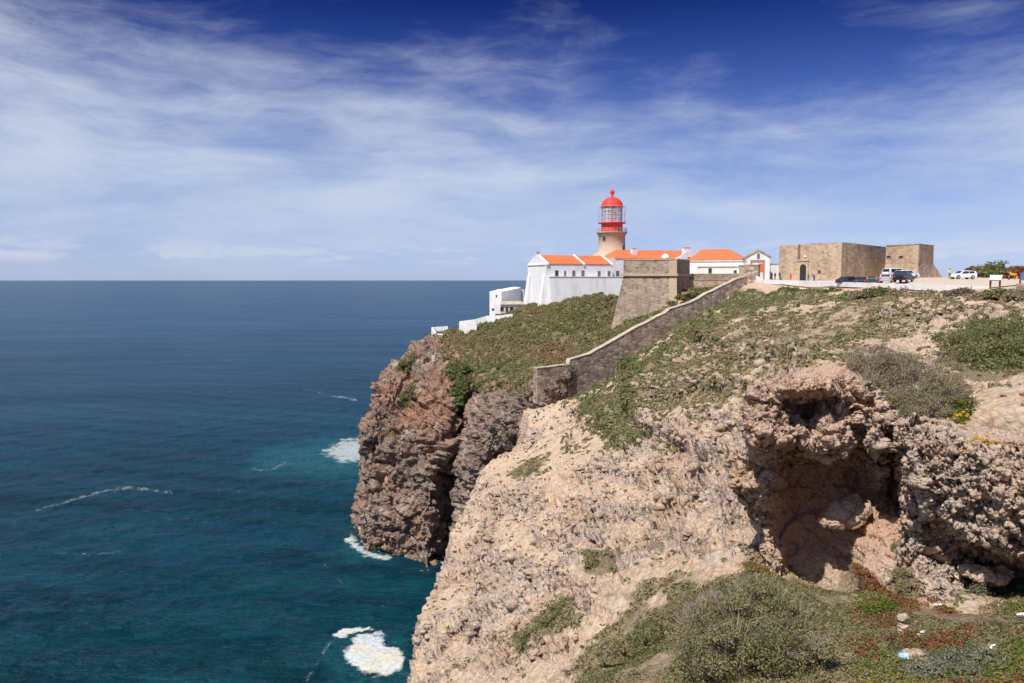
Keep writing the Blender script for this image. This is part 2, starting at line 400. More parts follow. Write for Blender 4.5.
def leaf_mat(name, cols, rough=0.75):
    m, nt, b = newmat(name); t = attr(nt, 'tint')
    st = [(i / max(1, len(cols) - 1), c) for i, c in enumerate(cols)]
    c = ramp(nt, t, st); L(nt, c, b.inputs['Base Color'])
    b.inputs['Roughness'].default_value = rough; b.inputs['Specular IOR Level'].default_value = 0.25
    tr = N(nt, 'ShaderNodeBsdfTranslucent'); L(nt, c, tr.inputs['Color']); mx = N(nt, 'ShaderNodeMixShader'); mx.inputs[0].default_value = 0.38
    out = nt.nodes['Material Output']; L(nt, b.outputs[0], mx.inputs[1]); L(nt, tr.outputs[0], mx.inputs[2]); L(nt, mx.outputs[0], out.inputs['Surface'])
    return m
M_olive = leaf_mat('olive scrub leaves', [(0.115, 0.13, 0.047), (0.19, 0.192, 0.076), (0.265, 0.243, 0.105), (0.333, 0.266, 0.137), (0.414, 0.328, 0.2)])
M_green = leaf_mat('green scrub leaves', [(0.112, 0.16, 0.05), (0.162, 0.193, 0.066), (0.213, 0.22, 0.085), (0.269, 0.237, 0.11), (0.314, 0.242, 0.13)])
M_hill = leaf_mat('hillside scrub leaves', [(0.131, 0.152, 0.05), (0.199, 0.201, 0.07), (0.257, 0.234, 0.092), (0.296, 0.24, 0.12), (0.331, 0.17, 0.09)])
M_grey = leaf_mat('grey scrub leaves', [(0.16, 0.165, 0.10), (0.22, 0.22, 0.145), (0.30, 0.285, 0.20), (0.40, 0.36, 0.27)])
M_dry = leaf_mat('dry brown scrub', [(0.2, 0.147, 0.095), (0.284, 0.221, 0.145), (0.347, 0.284, 0.18), (0.242, 0.221, 0.105)])
M_rust = leaf_mat('rust red succulents', [(0.22, 0.07, 0.035), (0.30, 0.115, 0.05), (0.27, 0.16, 0.055), (0.17, 0.145, 0.045)])
M_lime = leaf_mat('bright green ground plants', [(0.10, 0.16, 0.02), (0.17, 0.21, 0.035), (0.24, 0.23, 0.05), (0.28, 0.19, 0.06)])
M_flower = leaf_mat('yellow flowers', [(0.75, 0.42, 0.02), (0.85, 0.55, 0.03)])

# ------------------------------------------------------------------ sea
def build_sea():
    fine_a = np.linspace(math.atan2(-0.70, 1), math.atan2(0.02, 1), 620)
    ang = np.r_[np.linspace(-math.pi, fine_a[0], 60)[:-1], fine_a, np.linspace(fine_a[-1], math.pi, 80)[1:]]
    # radial rows dense in photo rows
    pyr = np.r_[np.linspace(760, 300, 620), np.linspace(300, 284, 60)[1:]]
    rr = np.array([Wt(512, q)[1] for q in pyr])
    rr = np.r_[0.5, 20, 50, 80, rr, np.geomspace(rr[-1] * 1.2, 260000, 34)]
    rr = np.unique(np.round(rr, 3))
    A, Rr = np.meshgrid(ang, rr, indexing='ij')
    # rows of equal depth inside the view, circles elsewhere
    x = Rr * np.sin(A); y = Rr * np.cos(A)
    z = np.zeros_like(x)
    pxx, pyy = proj(x, y, z); pxx = np.where(y < 5, -9999, pxx); pyy = np.where(y < 5, 9999, pyy)
    p3 = np.stack([x.ravel(), y.ravel(), z.ravel()], -1)
    q3 = np.stack([pxx.ravel() / 9.0, pyy.ravel() / 6.0, np.zeros(x.size)], -1)
    n1 = fbm(p3 * 0.14, 4, 5).reshape(x.shape); n2 = fbm(p3 * 0.6, 4, 8).reshape(x.shape)
    n3 = fbm(p3 * 1.6, 3, 9).reshape(x.shape)
    jx = n1 * 5; jy = n1 * 2.0
    X, Y = pxx + jx, pyy + jy
    foam = np.zeros_like(x); turq = np.zeros_like(x)
    def blob(poly, soft=2.5, amt=1.0):
        return amt * sm(-soft, soft, sdist(X, Y, poly) + n2 * 3.2 + n3 * 1.0)
    def streak(pts, w, amt):
        d = seg_dist(pxx + n1 * 3 + n2 * .8, pyy + n1 * 1.2 + n2 * .5, pts); return amt * 0.62 * np.clip(1 - d / (w * 1.5), 0, 1) * (0.8 + 0.35 * n2)
    foam = np.maximum(foam, blob([(343, 656), (350, 643), (360, 633), (374, 630), (387, 635), (384, 644), (398, 648), (406, 660), (401, 671), (378, 675), (356, 670)], 4.5, 0.98))
    foam = np.maximum(foam, blob([(333, 636), (337, 629), (352, 627), (368, 628), (366, 632), (350, 633), (340, 640)], 1.6, 1.0))
    for pts, w, a in [([(300, 690), (318, 664), (330, 645), (338, 634)], 3.2, 0.8), ([(322, 562), (333, 573), (346, 586)], 2.6, 0.75), ([(346, 586), (362, 602), (385, 617), (398, 622)], 2.2, 0.32),
                      ([(38, 510), (62, 503), (84, 497), (108, 490), (134, 488), (172, 493)], 2.3, 1.0), ([(186, 491), (215, 490), (240, 492)], 1.5, 0.6),
                      ([(55, 553), (85, 555), (108, 553), (126, 549)], 2.2, 0.75), ([(306, 390), (318, 392), (325, 394)], 1.4, 0.8), ([(331, 396), (345, 398), (356, 400)], 1.9, 1.1),
                      ([(188, 520), (214, 518)], 1.5, 0.65), ([(294, 479), (312, 474), (335, 472), (356, 473)], 1.6, 0.55), ([(250, 468), (262, 471), (276, 469), (286, 462)], 1.8, 0.9),
                      ([(246, 458), (262, 452), (290, 447), (322, 450)], 1.5, 0.5), ([(145, 410), (178, 411)], 1.0, 0.4), ([(205, 405), (228, 404)], 1.0, 0.35), ([(70, 438), (82, 437)], 1.1, 0.5), ([(10, 413), (22, 412)], 1.0, 0.4),
                      ([(158, 472), (178, 474)], 1.2, 0.5), ([(165, 348), (200, 349)], 0.8, 0.35)]:
        foam = np.maximum(foam, streak(pts, w, a))
    foam = np.maximum(foam, blob([(322, 455), (330, 446), (345, 440), (366, 440), (368, 462), (340, 461)], 5.0, 0.78))
    foam = np.maximum(foam, blob([(347, 540), (352, 536), (358, 546), (372, 552), (392, 556), (388, 560), (366, 556), (352, 549)], 3.4, 0.85))
    turq = blob([(248, 470), (256, 456), (285, 448), (325, 440), (368, 440), (368, 474), (300, 474)], 14, 1.0)
    turq = np.maximum(turq, 0.4 * blob([(330, 690), (325, 650), (350, 620), (410, 630), (412, 690)], 10))
    turq = np.maximum(turq, 0.5 * blob([(335, 530), (370, 530), (400, 565), (350, 565)], 8))
    # white caps: short dashes scattered over the open sea
    wc = worley(np.stack([x.ravel() / 26 + n1.ravel(), y.ravel() / 14, z.ravel()], -1), 4)
    cap = np.clip(1 - wc[0] / 0.07, 0, 1).reshape(x.shape) * (wc[2].reshape(x.shape) > 0.72) * 0.85 * (Rr < 1500)
    foam = np.maximum(foam, cap)
    foam = np.where(y < 5, 0, foam)
    # swell
    amp = np.clip(1 - (Rr - 60) / 1400, 0, 1) * (Rr < 1500)
    zz = (0.14 * np.sin(x * 0.12 + y * 0.33 + 1.6 * n1) + 0.08 * np.sin(-x * 0.31 + y * 0.47 + 2.0 * n1) + 0.12 * n2) * amp
    m, nt, b = newmat('sea water'); v = objco(nt)
    depth = noise(nt, mapping(nt, v, (0.003, 0.011, 1)), 1.0, 5, 0.6, 0.5)
    mid = noise(nt, mapping(nt, v, (0.03, 0.085, 1)), 1.0, 5, 0.62, 0.3)
    deep = mixc(nt, ramp(nt, depth, [(0.35, 0.0), (0.65, 1.0)]), (0.0008, 0.027, 0.036), (0.0022, 0.046, 0.055))
    deep = mixc(nt, ramp(nt, mid, [(0.35, 0.75), (0.66, 0.0)]), deep, (0.0004, 0.012, 0.024))
    off = N(nt, 'ShaderNodeSeparateXYZ'); L(nt, v, off.inputs[0])
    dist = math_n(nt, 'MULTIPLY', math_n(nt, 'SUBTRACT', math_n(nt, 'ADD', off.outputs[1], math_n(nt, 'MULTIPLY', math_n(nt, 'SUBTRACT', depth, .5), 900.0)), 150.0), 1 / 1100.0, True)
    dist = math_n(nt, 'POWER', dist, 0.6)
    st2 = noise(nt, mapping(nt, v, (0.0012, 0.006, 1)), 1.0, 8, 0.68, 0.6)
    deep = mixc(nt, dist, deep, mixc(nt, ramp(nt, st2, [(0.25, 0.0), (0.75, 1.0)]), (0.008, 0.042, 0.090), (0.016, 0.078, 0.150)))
    chop_shade = noise(nt, mapping(nt, v, (0.24, 0.50, 1), (0, 0, R(7))), 1.0, 8, 0.72, 0.4)
    deep = mixc(nt, 1.0, deep, ramp(nt, chop_shade, [(0.30, (.55, .62, .66)), (0.50, (1, 1, 1)), (0.70, (1.7, 1.5, 1.4))]), 'MULTIPLY')  # light and shade of small waves put into the water colour
    tq = attr(nt, 'turq'); fo = attr(nt, 'foam')
    lace = noise(nt, v, 0.55, 6, 0.7, 1.5)
    tqf = math_n(nt, 'MULTIPLY', tq, ramp(nt, lace, [(0.36, 0.0), (0.66, 1.0)]))
    wcol = mixc(nt, math_n(nt, 'MULTIPLY', tqf, 0.75, True), deep, (0.02, 0.15, 0.165))
    fn = noise(nt, v, 1.5, 8, 0.72, 0.6)
    ff = math_n(nt, 'ADD', fo, math_n(nt, 'MULTIPLY', math_n(nt, 'SUBTRACT', fn, 0.55), 1.5))
    ff = math_n(nt, 'MULTIPLY', ramp(nt, ff, [(0.28, 0.0), (0.95, 1.0)]), ramp(nt, fo, [(0.02, 0.0), (0.10, 1.0)]))
    foamc = mixc(nt, ramp(nt, noise(nt, v, 0.16, 3), [(0.40, 0.0), (0.62, 1.0)]), (0.52, 0.55, 0.56), (0.58, 0.55, 0.44))
    col = mixc(nt, ff, wcol, foamc)
    L(nt, col, b.inputs['Base Color'])
    b.inputs['Roughness'].default_value = 1.0; b.inputs['Specular IOR Level'].default_value = 0.0
    gl = N(nt, 'ShaderNodeBsdfGlossy'); gl.inputs['Roughness'].default_value = 0.2; fr = N(nt, 'ShaderNodeFresnel'); fr.inputs['IOR'].default_value = 1.33
    w1 = noise(nt, mapping(nt, v, (0.6, 1.1, 1), (0, 0, R(12))), 1.0, 8, 0.66, 0.3)
    w2 = noise(nt, mapping(nt, v, (0.05, 0.14, 1), (0, 0, R(-8))), 1.0, 5, 0.6, 0.3)
    w3 = noise(nt, mapping(nt, v, (0.012, 0.03, 1), (0, 0, R(5))), 1.0, 4, 0.6, 0.3)
    inv = math_n(nt, 'SUBTRACT', 1.0, ff, True)
    prev = None
    for hh, st_, di in ((w1, 1.0, 0.48), (w2, 0.6, 0.9), (w3, 0.4, 3.5)):
        prev = bump(nt, b, hh, st_, di, prev); bn = prev.node; L(nt, math_n(nt, 'MULTIPLY', inv, st_), bn.inputs['Strength'])
    L(nt, prev, gl.inputs['Normal'])
    fac = math_n(nt, 'MULTIPLY', ramp(nt, fr.outputs[0], [(0.0, 0.0), (0.1, 0.04), (0.4, 0.2), (1.0, 0.40)]), math_n(nt, 'MULTIPLY', inv, ramp(nt, noise(nt, mapping(nt, v, (0.006, 0.026, 1)), 1.0, 9, 0.7, 0.5), [(0.34, 0.75), (0.66, 1.15)])))
    mx = N(nt, 'ShaderNodeMixShader'); L(nt, fac, mx.inputs[0]); L(nt, b.outputs[0], mx.inputs[1]); L(nt, gl.outputs[0], mx.inputs[2]); L(nt, mx.outputs[0], nt.nodes['Material Output'].inputs['Surface'])
    o = mesh_np('sea', np.stack([x, y, zz], -1).reshape(-1, 3), grid_faces(*x.shape), m, {'foam': foam.ravel(), 'turq': turq.ravel()}, True)
    tag(o, kind='structure')
build_sea()

# ------------------------------------------------------------------ hillside (one height field)
def pts(lst): return [tuple(P(*q)) for q in lst]
FAR = pts([(762, 282, 172), (876, 285.2, 126.5), (990, 288.5, 100), (1060, 291, 92), (950, 278.6, 150), (1010, 279.5, 145), (905, 282.5, 128), (855, 282.0, 142), (962, 279.9, 135),
           (745, 284, 176), (800, 281, 172), (840, 281, 165), (770, 279.5, 195), (1100, 280, 140)]) + \
      [(45, 200, 61.8), (60, 215, 62), (85, 200, 61.8), (110, 170, 62.0), (110, 230, 50), (60, 260, 50), (150, 150, 62), (140, 100, 61), (70, 80, 60.4), (110, 60, 60), (95, 185, 61.9), (30, 190, 61.0), (36, 180, 58)]
UP = pts([(1000, 430, 30.5), (1030, 425, 30), (970, 421, 32), (940, 413, 33), (915, 402, 36), (898, 388, 38), (880, 376, 39), (864, 365, 40), (832, 366, 40), (800, 370, 40), (782, 377, 40),
          (950, 385, 37), (1010, 390, 34), (950, 345, 50), (900, 330, 65), (900, 310, 95), (1000, 300, 90), (1024, 330, 55), (1024, 360, 42), (980, 365, 42), (860, 345, 52), (900, 352, 48),
          (850, 330, 62), (850, 310, 98), (900, 295, 115), (850, 292, 130), (800, 292, 150), (800, 310, 125), (800, 330, 100), (800, 348, 72), (760, 295, 158), (820, 345, 60), (1000, 315, 70), (950, 310, 85)]) + \
     [(40, 30, 58), (60, 40, 59.3), (50, 22, 58), (90, 30, 60)]
LOW = pts([(800, 600, 29.5), (790, 590, 32.5), (835, 602, 30.2), (862, 602, 29), (800, 582, 36), (850, 588, 35), (978, 592, 29.5), (1010, 600, 28.5), (1040, 604, 28), (755, 575, 29), (800, 614, 27), (760, 640, 22.5), (700, 600, 30), (850, 602, 28), (900, 628, 25), (960, 606, 26), (1010, 620, 24), (1024, 665, 19), (850, 672, 20), (950, 672, 19.5),
           (700, 672, 22), (620, 672, 30), (560, 672, 42), (650, 600, 40), (600, 600, 47), (740, 545, 36), (740, 500, 46), (740, 450, 58), (740, 400, 75), (740, 350, 105), (740, 312, 138),
           (760, 295, 158), (650, 560, 48), (650, 500, 62), (650, 450, 82), (650, 400, 108), (650, 352, 140), (680, 328, 153), (600, 560, 60), (600, 500, 78), (600, 450, 100), (600, 410, 124), (592, 395, 150),
           (540, 600, 62), (540, 560, 76), (540, 500, 98), (540, 450, 122), (540, 415, 143), (532, 409, 150), (490, 600, 75), (490, 560, 88), (490, 500, 115), (500, 466, 131), (482, 470, 133), (528, 456, 131),
           (450, 650, 72), (450, 600, 85), (460, 560, 98), (470, 510, 114), (440, 573, 94), (412, 630, 78), (402, 683, 68),
           (577, 401, 154), (609, 384, 157), (653, 353, 163), (689, 331, 167), (713, 315, 170), (732, 301, 172), (757, 285, 175),
           (700, 550, 42), (700, 500, 54), (700, 450, 70), (700, 400, 90), (700, 360, 122), (780, 340, 90), (800, 310, 125), (850, 310, 98), (850, 330, 62), (850, 292, 130), (800, 292, 150)]) + \
      [(0, 0, 60.1), (0, 8, 56.4), (8, 10, 55.9), (15, 9, 56.5), (20, 10, 57), (-6, 10, 54), (0, 16, 52.0), (12, 13.5, 53.8), (0, 25, 48.4), (-4, 35, 41), (-6, 50, 32.5), (0, -10, 62), (12, -10, 62), (-10, -8, 57), (28, 2, 60), (30, -15, 63),
       (-12, 20, 44), (-10, 40, 33), (16, 36, 48.5), (12, 38, 48.5), (20, 33, 49.5), (30, 24, 53), (5, 165, 37), (15, 170, 38), (30, 180, 47), (45, 185, 56), (40, 60, 56), (3, 175, 30)]
hU = TPS(UP + FAR, 2.0); hL = TPS(LOW + FAR, 1.0)
POLY_U = [(11.6, 36), (13.0, 39.5), (15.8, 38.5), (17.4, 35.5), (18.6, 32.5), (20.5, 30.6), (23.5, 29.6), (34, 26.5), (60, 17), (130, 40), (130, 95), (30, 95), (21, 64), (16.2, 46)]
CO = np.array([(-30, -40), (-16, -10), (-14.5, 10), (-12, 30), (-10.5, 50), (-9.0, 68), (-9.4, 78), (-8.9, 94), (-7.4, 112), (-6.8, 125), (-6.3, 131), (-5.6, 134.5), (-1.2, 137), (2.0, 141), (2.4, 150), (1.0, 158), (3, 175), (30, 190), (60, 260)], float)
def base_h(x, y):
    m = sm(-0.6, 1.0, sdist(x, y, POLY_U)); m = np.where(y > 90, sm(0, 14, x - 0.24 * y), m)
    h = hL(x, y) * (1 - m) + hU(x, y) * m
    h = np.minimum(h, 64.5)
    xc = np.interp(y, CO[:, 1], CO[:, 0])
    p3 = np.stack([np.ravel(x), np.ravel(y), np.zeros(np.size(x))], -1)
    xc = xc + (fbm(p3 * 0.12, 4, 31) * 1.6).reshape(np.shape(x))
    s = (xc - x)
    t = sm(-0.5, 9.0, s)
    t = 0.55 * t + 0.45 * sm(-0.3, 3.0, s)
    return h - (h + 6) * np.clip(t, 0, 1), s

# photo-space outlines of what grows where (turned into ground positions by projection)
VEG = [([(775, 284), (747, 289), (735, 300), (700, 320), (660, 346), (622, 372), (592, 393), (575, 402), (592, 425), (615, 447), (632, 440), (638, 412), (648, 384), (684, 350), (724, 326), (768, 305), (850, 297), (870, 288)], 1.0, 11),
       ([(640, 395), (660, 350), (740, 318), (860, 298), (1024, 294), (1024, 322), (930, 326), (850, 348), (770, 370), (745, 396), (690, 420), (650, 415)], 0.68, 12),
       ([(510, 640), (540, 610), (575, 600), (580, 622), (545, 652), (518, 655)], 0.8, 4),
       ([(583, 572), (592, 552), (614, 552), (615, 570), (600, 574)], 0.85, 3), ([(510, 478), (530, 458), (555, 452), (545, 475), (522, 486)], 0.8, 3),
       ([(575, 660), (640, 600), (720, 578), (840, 590), (870, 600), (880, 650), (870, 800), (560, 800)], 0.75, 8),
       ([(600, 600), (640, 580), (700, 572), (690, 590), (630, 606)], 0.7, 5),
       ([(745, 560), (775, 555), (790, 580), (760, 590), (738, 582)], 0.6, 4),
       ([(860, 600), (905, 590), (925, 612), (965, 612), (1060, 600), (1060, 800), (860, 800)], 1.0, 6),
       ([(895, 560), (920, 556), (935, 600), (915, 615), (890, 600)], 0.8, 4),
       ([(835, 560), (855, 548), (868, 575), (860, 600), (838, 590)], 0.7, 4),
       ([(640, 432), (660, 425), (700, 440), (690, 450), (650, 445)], 0.35, 5), ([(560, 440), (575, 425), (600, 430), (590, 455), (565, 455)], 0.4, 4),
       ([(1024, 322), (950, 326), (945, 355), (975, 372), (1024, 374)], 0.9, 5)]
def veg_mask(px, py, n):
    v = np.zeros(px.shape)
    for poly, w, soft in VEG: v = np.maximum(v, w * sm(-soft, soft, sdist(px, py, poly) + n * soft * 1.4))
    return v

SCARPS = [([(630, 380), (634, 412), (646, 432), (668, 438), (700, 453), (738, 466)], 3.0, 30), ([(478, 525), (500, 503), (522, 508), (560, 498)], 1.4, 20), ([(462, 575), (508, 562), (545, 577), (592, 604)], 1.5, 24),
          ([(588, 522), (615, 510), (650, 517), (692, 503)], 1.3, 20), ([(618, 562), (650, 546), (702, 541)], 1.0, 18), ([(425, 645), (470, 622), (505, 598)], 1.5, 20), ([(655, 472), (700, 481), (738, 503)], 1.2, 18),
          ([(700, 345), (740, 353), (790, 350)], .9, 12), ([(640, 405), (700, 386), (748, 386)], 1.0, 14), ([(540, 540), (570, 530), (600, 540)], 1.0, 16), ([(560, 478), (600, 468), (640, 478)], 1.1, 16), ([(480, 640), (520, 655), (560, 645)], 1.2, 18),
          ([(880, 322), (940, 312), (1000, 318)], .5, 8), ([(700, 420), (735, 425), (760, 415)], 1.0, 14), ([(575, 415), (600, 428), (622, 445)], 1.2, 12)]
def scarp_h(px, py, n):
    out = np.zeros(px.shape); rk = np.zeros(px.shape)
    qx, qy = px + 14 * n, py + 9 * n
    for ln, H, fade in SCARPS:
        bx = (qx > min(a for a, b in ln) - 60) & (qx < max(a for a, b in ln) + 60) & (qy > min(b for a, b in ln) - 60) & (qy < max(b for a, b in ln) + 60)
        if not bx.any(): continue
        X, Y = qx[bx], qy[bx]; d = np.full(X.shape, 1e9); sg = np.zeros(X.shape); n_ = len(ln)
        for i in range(n_ - 1):
            ax, ay = ln[i]; cx, cy = ln[i + 1]; vx, vy = cx - ax, cy - ay; L2 = vx * vx + vy * vy
            t = np.clip(((X - ax) * vx + (Y - ay) * vy) / L2, 0, 1); dd = np.hypot(X - ax - t * vx, Y - ay - t * vy)
            s_ = np.sign(vx * (Y - ay) - vy * (X - ax)); m = dd < d; d = np.where(m, dd, d); sg = np.where(m, -s_, sg)
        sd = d * sg; e = np.exp(-d / fade)
        out[bx] += .5 * H * (sm(-2.5, 2.5, sd) - 0.5) * e; rk[bx] = np.maximum(rk[bx], np.exp(-(d / (fade * .6)) ** 2))
    return out, rk

def build_slope():
    fa = np.arctan(np.linspace(-0.165, 0.70, 820))
    ang = np.r_[np.linspace(-2.2, fa[0], 50)[:-1], fa, np.linspace(fa[-1], 2.0, 60)[1:]]
    rr = np.r_[np.linspace(0.3, 12, 30)[:-1], np.geomspace(12, 215, 760), np.linspace(218, 300, 12)]
    A, Rr = np.meshgrid(ang, rr, indexing='ij')
    x = Rr * np.sin(A); y = Rr * np.cos(A)
    h, s = base_h(x, y)
    p3 = np.stack([x.ravel(), y.ravel(), h.ravel() * 1.0], -1)
    px, py = proj(x, y, h)
    n0 = fbm(p3 * 0.25, 3, 77).reshape(x.shape)
    veg = veg_mask(px, py, n0); veg = np.where(y < 5, 0.4, veg)
    onlot = sm(-6.0, -1.5, x - (60 - 6 * (y - 100) / 72)) * sm(92, 98, y)           # the levelled car park
    lot_path = np.zeros_like(x)
    for poly in ([(480, 472), (484, 463), (510, 456), (535, 452), (528, 464), (505, 474)], [(975, 385), (1024, 378), (1060, 380), (1060, 450), (1000, 446), (968, 420)], [(545, 430), (560, 440), (575, 480), (560, 520), (545, 500), (550, 460)]):
        lot_path = np.maximum(lot_path, sm(-4, 4, sdist(px, py, poly) + n0 * 4))
    rough = 1 - np.clip(onlot + lot_path * 0.55, 0, 1)
    # rock relief: broad knobs, ledges that follow the bedding, loose blocks
    big = fbm(p3 * 0.07, 3, 3)
    sch, scr = scarp_h(px, py, fbm(p3 * 0.5, 4, 66).reshape(x.shape) + 0.4 * n0)
    kn = ridge(p3 * np.array((0.16, 0.16, 0.30)), 5, 12)
    w1 = worley(p3 * np.array((0.42, 0.42, 0.7)) + 0.5 * np.stack([fbm(p3 * 0.5, 2, 41), fbm(p3 * 0.5, 2, 42), 0 * big], -1), 5)
    w2 = worley(p3 * np.array((1.25, 1.25, 1.9)) + 0.3 * big[:, None], 6)
    w3 = worley(p3 * np.array((3.6, 3.6, 4.6)), 9)
    rkm = fbm(p3 * 0.13 + 40, 5, 55)                       # where bare rock stands out
    rkv = sm(-0.15, 0.35, rkm + 0.35 * sm(-3, 4, -np.abs(s.ravel())))
    edge = sm(14, 0, np.abs(s.ravel() * 1.0)) * 0.6
    rkv = np.clip(rkv + edge, 0, 1) * (1 - 0.8 * veg.ravel())
    # named rocky ribs in the photo
    for (cx, cy, rx, ry, am) in [(665, 440, 40, 22, .9), (690, 455, 50, 14, .6), (645, 420, 12, 30, .8), (600, 515, 26, 14, .9), (655, 530, 20, 20, .6), (500, 575, 16, 16, .8), (480, 480, 18, 14, 1), (530, 590, 24, 16, .6), (705, 370, 30, 14, .4), (735, 470, 18, 30, .9)]:
        e = np.exp(-(((px - cx) / rx) ** 2 + ((py - cy) / ry) ** 2)).ravel(); rkv = np.clip(rkv + am * e, 0, 1)
    t = (h.ravel() + 0.35 * x.ravel() + 1.3 * big) / 1.5; fr = t - np.floor(t)
    ledge = (sm(0.35, 0.62, fr) - fr) * 1.5
    blk = np.clip(w1[1] - w1[0], 0, 0.5)
    q1 = sm(0.0, 0.20, w1[1] - w1[0]); q2 = sm(0.0, 0.22, w2[1] - w2[0]); q3 = sm(0.0, 0.24, w3[1] - w3[0])
    r2 = sm(-0.02, 0.52, fbm(p3 * 0.26 + 9, 5, 57)) * (0.4 + 0.6 * rkv) * (1 - 0.8 * veg.ravel())
    r2 = np.clip(np.maximum(r2, scr.ravel()), 0, 1); r3 = sm(-0.1, 0.25, fbm(p3 * 0.8 + 3, 4, 58)); rkv = np.maximum(rkv, scr.ravel())
    rkv = np.clip(rkv * 0.40 + r2 * 0.7, 0, 1)
    d = 0.55 * big + rkv * (0.30 * kn + 0.40 * ledge + 0.25 * (w1[2] - 0.42) * q1 + 0.25 * (0.5 - w1[0]) - 0.30 * (1 - q1)) + r2 * (0.16 * (w2[2] - 0.4) * q2 + 0.20 * (0.5 - w2[0]) - 0.10 * (1 - q2)) \
        + (0.2 + 0.8 * r2 * r3) * (0.09 * (w3[2] - 0.4) * q3 + 0.22 * (0.5 - w3[0]))
    u0, k0 = facets(p3 * np.array((.34, .34, .5)) + .3 * big[:, None], 130, .9, .22); u1, k1 = facets(p3 * np.array((.95, .95, 1.2)) + .2 * big[:, None], 131, .9, .22); u2, k2 = facets(p3 * np.array((2.6, 2.6, 3.0)), 132, 1.0, .35)
    d += rkv * .55 * u0 + r2 * (.50 * u1 - .12 * (1 - sm(0, .1, k1))) + (.25 + .75 * r2) * .17 * u2
    crk = sm(0.86, 1.0, 1 - np.abs(fbm(p3 * 0.9 + .4 * big[:, None], 4, 88))) * r2 + sm(0.86, 1.0, 1 - np.abs(fbm(p3 * 2.3, 3, 89))) * .35 * (.3 + .7 * r2)
    d -= crk * 0.34
    d += 0.18 * ridge(p3 * 1.6, 4, 95) * r2
    mound = np.clip(0.75 - worley(p3 * np.array((.30, .30, .30)) + 0.3 * big[:, None], 33)[0], 0, 1) + 0.5 * np.clip(0.7 - worley(p3 * .8, 34)[0], 0, 1)
    farveg = veg.ravel() * (y.ravel() > 40) * sm(-4, 4, sdist(px, py, VEG[0][0])).ravel()
    d += farveg * mound * 1.5
    d += 0.07 * fbm(p3 * 2.4, 3, 91) + 0.16 * fbm(p3 * 0.6, 3, 92)
    scale = np.clip(Rr.ravel() / 45, 0.45, 1.0)
    d = d * scale * rough.ravel() + sch.ravel() * np.clip(Rr.ravel() / 60, .5, 1.6)
    d = np.where(Rr.ravel() < 10, d * sm(1, 10, Rr.ravel()), d)
    hh = h + d.reshape(x.shape)
    gn = grid_normals(np.stack([x, y, h], -1)); gn = gn * np.where(gn[..., 2:] < 0, -1, 1)
    gn = gn * 0.8 + np.array((0, 0, 0.2)); dd = np.clip(d, -2, 2).reshape(x.shape) * (Rr > 14) * (Rr < 205)
    x2 = x + gn[..., 0] * dd * 0.9; y2 = y + gn[..., 1] * dd * 0.9; hh = h + d.reshape(x.shape) * gn[..., 2]
    # push the cliff band sideways so that it is craggy, not a drape
    cl = sm(0.0, 4.0, s.ravel()) * (1 - sm(14, 22, s.ravel()))
    pc = np.stack([x.ravel(), y.ravel(), hh.ravel()], -1)
    dx = cl * (1.6 * ridge(pc * np.array((.12, .12, .09)), 4, 60) + 0.7 * fbm(pc * 0.6, 3, 61))
    X = x2 - dx.reshape(x.shape)
    V = np.stack([X, y2, hh], -1)
    am2 = (0.03 + 0.09 * rkv + 0.06 * r2).reshape(x.shape) * rough * np.clip(Rr / 50, .45, 1.25) * (Rr > 12) * (1 - .6 * veg)
    V = second_pass(V, am2, 1.3, 140)
    rka = np.clip(rkv + cl, 0, 1) * rough.ravel()
    global SL; SL = dict(V=V, r2=r2.reshape(x.shape), rk=rkv.reshape(x.shape), px=px, py=py, veg=veg, s=s, onlot=onlot, rough=rough, fine=(49, 869))
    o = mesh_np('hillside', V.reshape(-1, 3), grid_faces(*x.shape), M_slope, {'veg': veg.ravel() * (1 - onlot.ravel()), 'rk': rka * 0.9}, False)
    tag(o, kind='structure')
build_slope()
def ground_z(x, y):
    V = SL['V']; d = (V[..., 0] - x) ** 2 + (V[..., 1] - y) ** 2; i = np.argmin(d); return float(V.reshape(-1, 3)[i, 2])
def on_ray(px, py):
    """the nearest hillside point seen at a photo position"""
    V = SL['V']; a, b = SL['fine']; v = V[a:b]; qx, qy = proj(v[..., 0], v[..., 1], v[..., 2])
    dd = (qx - px) ** 2 + (qy - py) ** 2 + np.where(v[..., 1] < 8, 1e9, 0)
    near = np.where(dd < 3.0, v[..., 1], 1e9)
    i = np.argmin(near) if near.min() < 1e8 else np.argmin(dd)
    return v.reshape(-1, 3)[i].copy()

